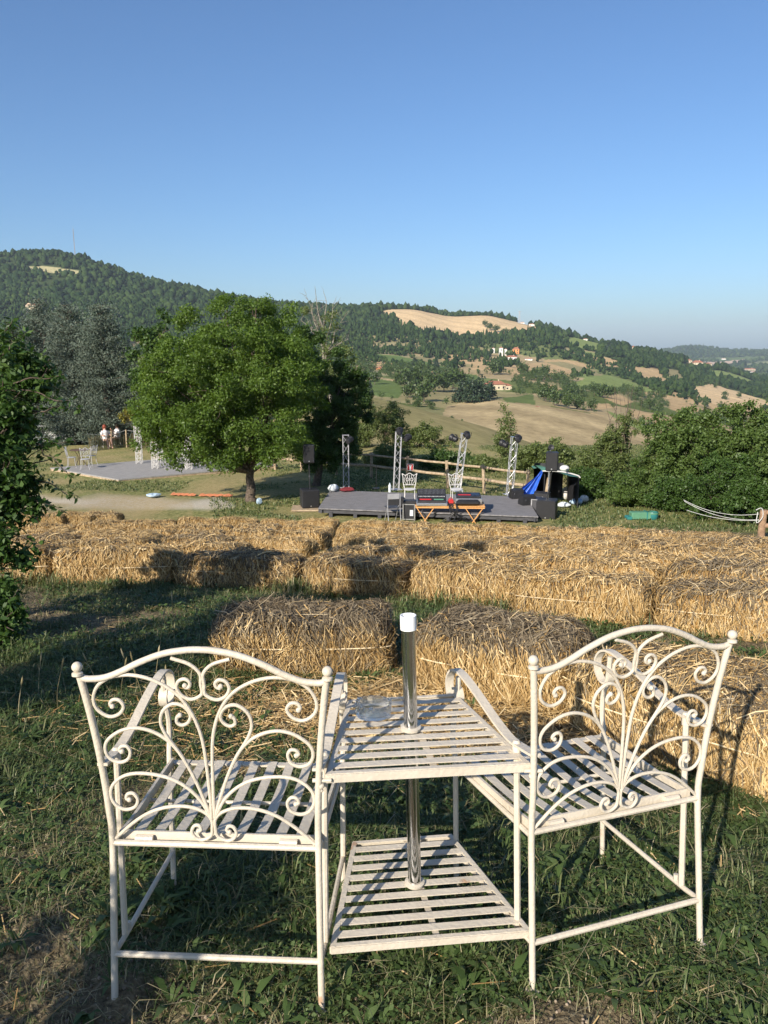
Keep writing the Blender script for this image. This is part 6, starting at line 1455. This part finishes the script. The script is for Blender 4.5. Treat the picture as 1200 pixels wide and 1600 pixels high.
# iron arbour: four lattice columns joined by arches
def arbour():
    cs = [onz(218, 724, DZ), onz(243, 732, DZ), onz(296, 733, DZ), onz(332, 727, DZ)]; o = cs[0]; root = empty('iron_arbour', o, 0, "white iron arbour of lattice columns and arches on the platform", "arbour"); z1 = 1.75
    for i, c in enumerate(cs):
        m = MB(); c = c-o; hh = (z1, 1.45, 1.45, 1.3)[i]; w_ = .12
        for x in (-1, 1):
            for y in (-1, 1): m.tube([c+Vector((x*w_, y*w_, 0)), c+Vector((x*w_, y*w_, hh))], .012, 6)
        n = 7
        for k in range(n):
            za, zb = hh*k/n, hh*(k+1)/n
            for (x0, y0, x1, y1) in ((-1, -1, 1, -1), (1, -1, 1, 1), (1, 1, -1, 1), (-1, 1, -1, -1)):
                m.tube([c+Vector((x0*w_, y0*w_, zb)), c+Vector((x1*w_, y1*w_, zb))], .009, 5); m.tube([c+Vector((x0*w_, y0*w_, za)), c+Vector((x1*w_, y1*w_, zb))], .006, 5); m.tube([c+Vector((x1*w_, y1*w_, za)), c+Vector((x0*w_, y0*w_, zb))], .006, 5)
        m.build('lattice_column', M_whiteiron, root, True)
    for a, b, h, top in ((0, 1, 1.55, 2.15), (1, 2, 1.40, 1.40), (2, 3, 1.3, 1.3)):
        A = cs[a]-o; B_ = cs[b]-o
        for off in (-.15, .15):
            pts = [A+Vector((0, off, h))]
            for t in np.linspace(0, PI, 11): pts.append(A.lerp(B_, .5-.5*math.cos(t))+Vector((0, off, h+(top-h)*math.sin(t))))
            m = MB(); m.tube(pts, .018, 6)
            m.build('arch', M_whiteiron, root, True)
    q = cs[0]-o+Vector((.55, 1.8, 0))
    for x in (0, 1.0):
        m = MB(); m.tube([q+Vector((x, 0, 0)), q+Vector((x, 0, 1.8))], .02, 6); m.build('column', M_whiteiron, root, True)
arbour()
def table_round(loc, r, h, label, m_, name='iron_table', cloth=False):
    root = empty(name, loc, 0, label, "table"); m = MB(); m.lathe([(0, h-.02), (r, h-.02), (r+.008, h-.01), (r, h), (0, h)], (0, 0, 0), 24); m.build('table_top', m_, root, True, 40)
    for i in range(3):
        a = 2*PI*i/3; m = MB(); m.tube(catmull([(math.cos(a)*r*.7, math.sin(a)*r*.7, 0), (math.cos(a)*r*.2, math.sin(a)*r*.2, h*.5), (math.cos(a)*r*.6, math.sin(a)*r*.6, h-.02)], 4), .014, 6); m.build('leg', m_, root, True)
GT = "white iron chairs under the arbour"
for i, (px, py, rz, lab) in enumerate(((262, 731, 2.2, "white iron chair left under the arbour, turned right"), (283, 732, .3, "white iron chair in the middle under the arbour"), (311, 727, 1.2, "white iron chair right under the arbour"), (250, 722, 2.8, "white iron chair at the arbour's back left"))):
    p = onz(px, py, DZ); garden_chair((p.x, p.y, DZ), rz, lab, GT)
p = onz(290, 724, DZ); table_round((p.x, p.y, DZ), .5, .72, "white iron table under the arbour", M_whiteiron)
p = onz(322, 722, DZ); table_round((p.x, p.y, DZ), .45, .72, "small white iron table right under the arbour", M_whiteiron)
M_greyiron = flat("grey_iron", (.42, .42, .42), .5)
p = onz(126, 728, DZ); table_round((p.x, p.y, DZ), .42, .75, "dark brown bistro table at the platform's left end", mat("table_brown", [(.3, (.10, .06, .04)), (.7, (.17, .11, .07))], .6, 5))
for px, py, rz, lab in ((113, 730, 1.8, "grey iron chair left of the brown bistro table"), (134, 733, .2, "grey iron chair in front of the brown bistro table"), (143, 727, 4.4, "grey iron chair right of the brown bistro table")):
    p = onz(px, py, DZ); garden_chair((p.x, p.y, DZ), rz, lab, "grey chairs round the bistro table", M_greyiron)
# reed fence behind the platform
def reed_fence():
    pts = [gp(140, 706), gp(176, 701), gp(199, 699), gp(240, 697), gp(285, 694)]; o = pts[0]; root = empty('reed_fence', o, 0, "low reed fence with wooden stakes behind the platform", "fence"); rn = random.Random(2)
    m = MB()
    for i in range(len(pts)-1):
        a, b = pts[i]-o, pts[i+1]-o; n = int((b-a).length/.03)
        for k in range(n):
            p = a.lerp(b, k/n)+Vector((0, rn.uniform(-.05, .05), 0)); h = rn.uniform(.55, .82); m.tube([p, p+Vector((rn.uniform(-.04, .04), 0, h))], .012, 3, caps=False)
    m.build('reed_panel', M_dry, root)
    for p in pts[1:4]: m = MB(); m.tube([p-o+Vector((0, -.1, -.1)), p-o+Vector((.02, -.1, 1.02))], .045, 8); m.build('stake', M_wood, root, True)
    m = MB()
    for i in range(len(pts)-1): a, b = pts[i]-o+Vector((0, -.1, .98)), pts[i+1]-o+Vector((0, -.1, .98)); m.tube([a, a.lerp(b, .5)-Vector((0, 0, .12)), b], .012, 5)
    m.build('rope', M_rope, root, True)
reed_fence()
# people sitting beyond the reed fence
def person(px, py, Y, rz, label, shirt, hair, arm):
    x = unproj(px, py, Y)[0]; g = float(gz(Y)); root = empty('person', (x, Y, g), rz, label, "person")
    V = [(0, 0, .55), (0, .02, .75), (0, .02, .98), (0, .0, 1.07), (0, -.01, 1.13), (0, -.02, 1.24), (.17, .01, 1.0), (.24, -.06, .78), (.20, -.26, .74), (.18, -.33, .75), (-.17, .01, 1.0), (-.25, -.04, .78), (-.22, -.24, .72+arm), (-.20, -.31, .73+arm*1.4), (.10, -.02, .5), (.13, -.40, .50), (.13, -.42, .10), (.13, -.52, .04), (-.10, -.02, .5), (-.13, -.40, .50), (-.13, -.42, .10), (-.13, -.52, .04)]
    E = [(0, 1), (1, 2), (2, 3), (3, 4), (4, 5), (2, 6), (6, 7), (7, 8), (8, 9), (2, 10), (10, 11), (11, 12), (12, 13), (0, 14), (14, 15), (15, 16), (16, 17), (0, 18), (18, 19), (19, 20), (20, 21)]
    R = [.14, .13, .13, .055, .065, .09, .055, .043, .034, .03, .055, .043, .034, .03, .09, .07, .05, .035, .09, .07, .05, .035]
    me = bpy.data.meshes.new('body'); me.from_pydata(V, E, []); o = bpy.data.objects.new('body', me); COL.objects.link(o); o.parent = root; me.materials.append(M_skin)
    sk = o.modifiers.new('skin', 'SKIN'); sk.use_smooth_shade = True
    for i, r in enumerate(R): me.skin_vertices[0].data[i].radius = (r, r*.85)
    me.skin_vertices[0].data[0].use_root = True
    ss = o.modifiers.new('sub', 'SUBSURF'); ss.levels = 1; ss.render_levels = 2
    m = MB(); m.lathe([(.175, .56), (.17, .75), (.175, .95), (.10, 1.04), (.07, 1.07)], (0, .015, 0), 16); m.tube(catmull([(.15, .015, .99), (.22, -.02, .86), (.245, -.06, .78)], 3), .064, 8); m.tube(catmull([(-.15, .015, .99), (-.22, -.02, .86), (-.25, -.05, .78)], 3), .064, 8); m.build('shirt', shirt, root, True)
    m = MB(); m.ball((0, .015, 1.245), .112, 14, 10, (1, 1.05, 1.1)); m.ball((0, .07, 1.14), .09, 10, 8, (1, .6, 1.4)); m.build('hair', hair, root, True)
    m = MB(); m.ball((0, -.105, 1.22), .014, 6, 5); m.build('nose', M_skin, root)
person(165, 690, 43.5, .9, "seated red haired person in a white top beyond the reed fence", M_shirt, M_redhair, .05)
person(184, 690, 44.5, -.8, "seated person in pale clothes, arm raised, right of the red haired one", M_shirt, M_brownhair, .25)
person(204, 690, 46, 0, "seated person in dark clothes beyond the reed fence", M_blueshirt, M_brownhair, .0)
for px, Y, lab in ((165, 43.6, "white iron chair under the red haired person"), (184, 44.6, "white iron chair under the person with raised arm"), (204, 46.1, "white iron chair under the person in dark clothes")):
    garden_chair((unproj(px, 690, Y)[0], Y, float(gz(Y))), .5, lab, "chairs beyond the reed fence")
# pale covered car beyond, left
def car(px, Y, rz, label):
    x = unproj(px, 690, Y)[0]; root = empty('parked_car', (x, Y, float(gz(Y))), rz, label, "car")
    prof = [(-2.0, .35), (-2.05, .62), (-1.9, .85), (-1.45, .92), (-.85, 1.36), (.55, 1.42), (1.25, 1.02), (1.9, .88), (2.05, .62), (2.0, .35)]
    m = MB(); n = len(prof); secs = [(-.82, .93), (-.74, 1), (0, 1.02), (.74, 1), (.82, .93)]; vs = [(x_*1.0, y, .35+(z-.35)*k) for y, k in secs for x_, z in prof]; fs = []
    for j in range(len(secs)-1):
        for i in range(n): q = (i+1) % n; fs.append((j*n+i, j*n+q, j*n+n+q, j*n+n+i))
    fs += [tuple(range(n-1, -1, -1)), tuple((len(secs)-1)*n+i for i in range(n))]; m.add(vs, fs); m.build('body', flat("car_white", (.72, .72, .72), .25, .02), root, True, 30)
    for s in (-1, 1):
        m = MB(); m.prism([(-1.30, .93), (-.82, 1.30), (.5, 1.34), (1.05, 1.0)], s*.80-.02+s*.012, s*.80+.02+s*.012, Matrix.Rotation(PI/2, 3, 'X')); m.build('side_window', M_window, root)
        for x_ in (-1.25, 1.25):
            m = MB(); m.lathe([(0, -.1), (.24, -.1), (.31, -.08), (.32, 0), (.31, .08), (.24, .1), (0, .1)], (x_, s*.76, .32), 18, Matrix.Rotation(PI/2, 3, 'X')); w_ = m.build('wheel', M_black, root, True)
            m = MB(); m.lathe([(0, 0), (.18, 0), (.2, .012), (0, .014)], (x_, s*.865, .32), 14, Matrix.Rotation(-s*PI/2, 3, 'X')); m.build('rim', M_alu, w_, True)
car(96, 50, .25, "white parked car half hidden behind the leaves left of the reed fence"); car(62, 49, .4, "second pale parked car further left, mostly hidden by leaves")
# ------------------------------------------------------------------ houses, mast and pylon on the hills
def house(px, py, wpx, hpx, label, wall, rz=0, roofh=.35, depth=.7, wings=(), y0=240, y1=1560, wins=3, name='farmhouse', floors=1):
    P = terr(px, py, y0, y1); k = P.y/FPX; W_, Hh = wpx*k, hpx*k; D_ = W_*depth; root = empty(name, P-Vector((0, 0, .6)), rz, label, "house")
    def block(cx, cy, w_, d_, h_, rh, first):
        m = MB(); m.box((cx, cy, h_/2), (w_, d_, h_)); wl = m.build('wall', wall, root)
        if rh > 0:
            m = MB(); ov = w_*.04; e = .25*1; a = w_/2+ov; b = d_/2+ov; i_ = min(a, b)*.75 if a > b else a*.75
            vs = [(cx-a, cy-b, h_), (cx+a, cy-b, h_), (cx+a, cy+b, h_), (cx-a, cy+b, h_), (cx-a+i_, cy, h_+rh), (cx+a-i_, cy, h_+rh)]
            m.add(vs, [(0, 1, 5, 4), (1, 2, 5), (2, 3, 4, 5), (3, 0, 4), (3, 2, 1, 0)]); rf = m.build('roof', M_roof, root)
            if first: m = MB(); m.box((cx+w_*.2, cy, h_+rh), (w_*.04, w_*.04, rh*.7)); m.build('chimney', wall, rf)
        n = max(1, wins if first else 1)
        for f in range(floors if first else 1):
            for i in range(n):
                x = cx-w_/2+w_*(i+.5)/n; z = h_*(f+.5)/(floors if first else 1); ww = min(w_/n*.3, 1.2); m = MB(); m.box((x, cy-d_/2-.02, z), (ww, .1, min(h_*.3, 1.5))); m.build('window', M_window, root)
    block(0, 0, W_, D_, Hh*(1-roofh), Hh*roofh, True)
    for (dx, dy, w_, d_, h_, rh) in wings: block(dx*W_, dy*W_, w_*W_, d_*W_, h_*Hh, rh*Hh, False)
house(772, 609, 30, 15, "cream farmhouse with red tiled roof above the layered cedars", M_wallcream, .25, .35, .5, [(.6, -.05, .5, .4, .5, .22)], 300, 620, 4)
house(55, 488, 24, 13, "cream house high on the wooded hill above the conifers", M_wallcream, -.35, .15, .5, [(-.35, .05, .3, .4, 1.05, .1)], 600, 1400, 4, floors=2)
house(108, 494, 8, 9, "small red roofed house between the conifer tops", M_wallcream, .2, .45, .8, (), 600, 1400, 1)
house(513, 570, 9, 9, "small pale house glimpsed right of the big tree", M_wallwhite, .4, .4, .8, (), 400, 1100, 1)
house(592, 578, 12, 6, "low brownish farm building among trees left of the vineyard", M_wallorange, .2, .4, .6, (), 450, 1000, 2)
house(781, 556, 5, 14, "tall white tower house among cypresses, middle of three", M_wallwhite, .1, .12, 1, (), 800, 1400, 1, 'tower_house', 2)
house(770, 552, 4, 9, "narrow white tower left among the cypresses", M_wallwhite, .1, .15, 1, (), 800, 1400, 1, 'tower_house')
house(788, 556, 3.5, 11, "narrow white tower right among the cypresses", M_wallwhite, .1, .1, 1, (), 800, 1400, 1, 'tower_house')
house(806, 553, 10, 10, "orange walled house right of the white towers", M_wallorange, -.3, .3, .8, (), 800, 1400, 2, floors=2)
house(799, 562, 15, 7, "long white house with red roof below the orange one", M_wallwhite, .1, .35, .5, (), 700, 1300, 3)
house(825, 563, 11, 4, "low white building in front of the brown field", M_wallwhite, .0, .3, .5, (), 700, 1300, 2)
house(987, 547, 6, 7, "small stone house on the wooded ridge right of the vineyard", M_wallcream, .3, .3, .8, (), 1000, 1560, 1)
house(1074, 567, 9, 6, "pale house, leftmost of the row on the far spur", M_wallcream, .2, .3, .7, (), 1000, 1600, 2)
house(1088, 570, 14, 7, "red roofed house in the middle of the row on the far spur", M_wallcream, .0, .45, .6, (), 1000, 1600, 3)
house(1106, 571, 9, 5, "small pale house, rightmost of the row on the far spur", M_wallcream, .3, .3, .7, (), 1000, 1600, 2)
house(1170, 579, 16, 3.5, "long red roofed building in the hazy far valley", M_wallcream, 0, .45, .3, (), 1900, 3600, 3)
house(1174, 583, 6, 3, "small white house just below the long one in the hazy valley", M_wallwhite, 0, .3, .6, (), 1900, 3600, 1)
house(1128, 562, 6, 2.5, "tiny pale building at the foot of the farthest ridge", M_wallwhite, 0, .3, .6, (), 2500, 4600, 1)
house(828, 506, 8, 4, "small white house beneath the ridge trees right of the pylon", M_wallwhite, 0, .3, .6, (), 1200, 1600, 2)
house(815, 504, 6, 3, "low pale house on the ridge beside the pylon", M_wallwhite, 0, .3, .6, (), 1200, 1600, 1)
house(912, 525, 6, 3, "tiny white house on the ridge above the upper vineyard", M_wallwhite, 0, .3, .6, (), 1200, 1600, 1)
house(677, 612, 4, 4, "tiny white shed at the edge of the valley grove", M_wallwhite, 0, .3, .8, (), 300, 700, 1, 'shed')
house(838, 636, 7, 3, "small white shed at the top edge of the big brown field", M_wallwhite, 0, .3, .6, (), 240, 500, 1, 'shed')
P = terr(117, 399, 1200, 1600); k = P.y/FPX; root = empty('radio_mast', P, 0, "tall thin radio mast on top of the wooded hill", "mast"); hm = 40*k
m = MB()
for a in range(3): m.tube([(math.cos(a*2.1)*.75, math.sin(a*2.1)*.75, 0), (math.cos(a*2.1)*.45, math.sin(a*2.1)*.45, hm)], .28, 5)
for i in range(24): z = hm*i/24; m.tube([(.7, 0, z), (-.35, .6, z+hm/48), (-.35, -.6, z+hm/24)], .10, 4)
m.build('lattice', M_grey, root); m = MB(); m.tube([(0, 0, hm), (0, 0, hm*1.1)], .2, 6); m.build('antenna', M_grey, root)
P = terr(810, 506, 1200, 1600); k = P.y/FPX; root = empty('pylon', P, 0, "steel power pylon standing on the ridge right of the wheat hill", "pylon"); hm = 19*k; m = MB()
for x in (-1, 1):
    for y in (-1, 1): m.tube([(x*1.6, y*1.6, 0), (x*.4, y*.4, hm)], .22, 5)
for i in range(7): z0, z1 = hm*i/7, hm*(i+1)/7; r0, r1 = 1.6-1.2*i/7, 1.6-1.2*(i+1)/7; m.tube([(-r0, -r0, z0), (r1, -r1, z1)], .12, 4); m.tube([(r0, -r0, z0), (-r1, -r1, z1)], .12, 4)
m.build('tower', M_grey, root); m = MB(); m.tube([(-4, 0, hm*.97), (4, 0, hm*.97)], .28, 5); m.tube([(-2.6, 0, hm*.85), (2.6, 0, hm*.85)], .22, 5); m.build('crossarm', M_grey, root)
make_haze()
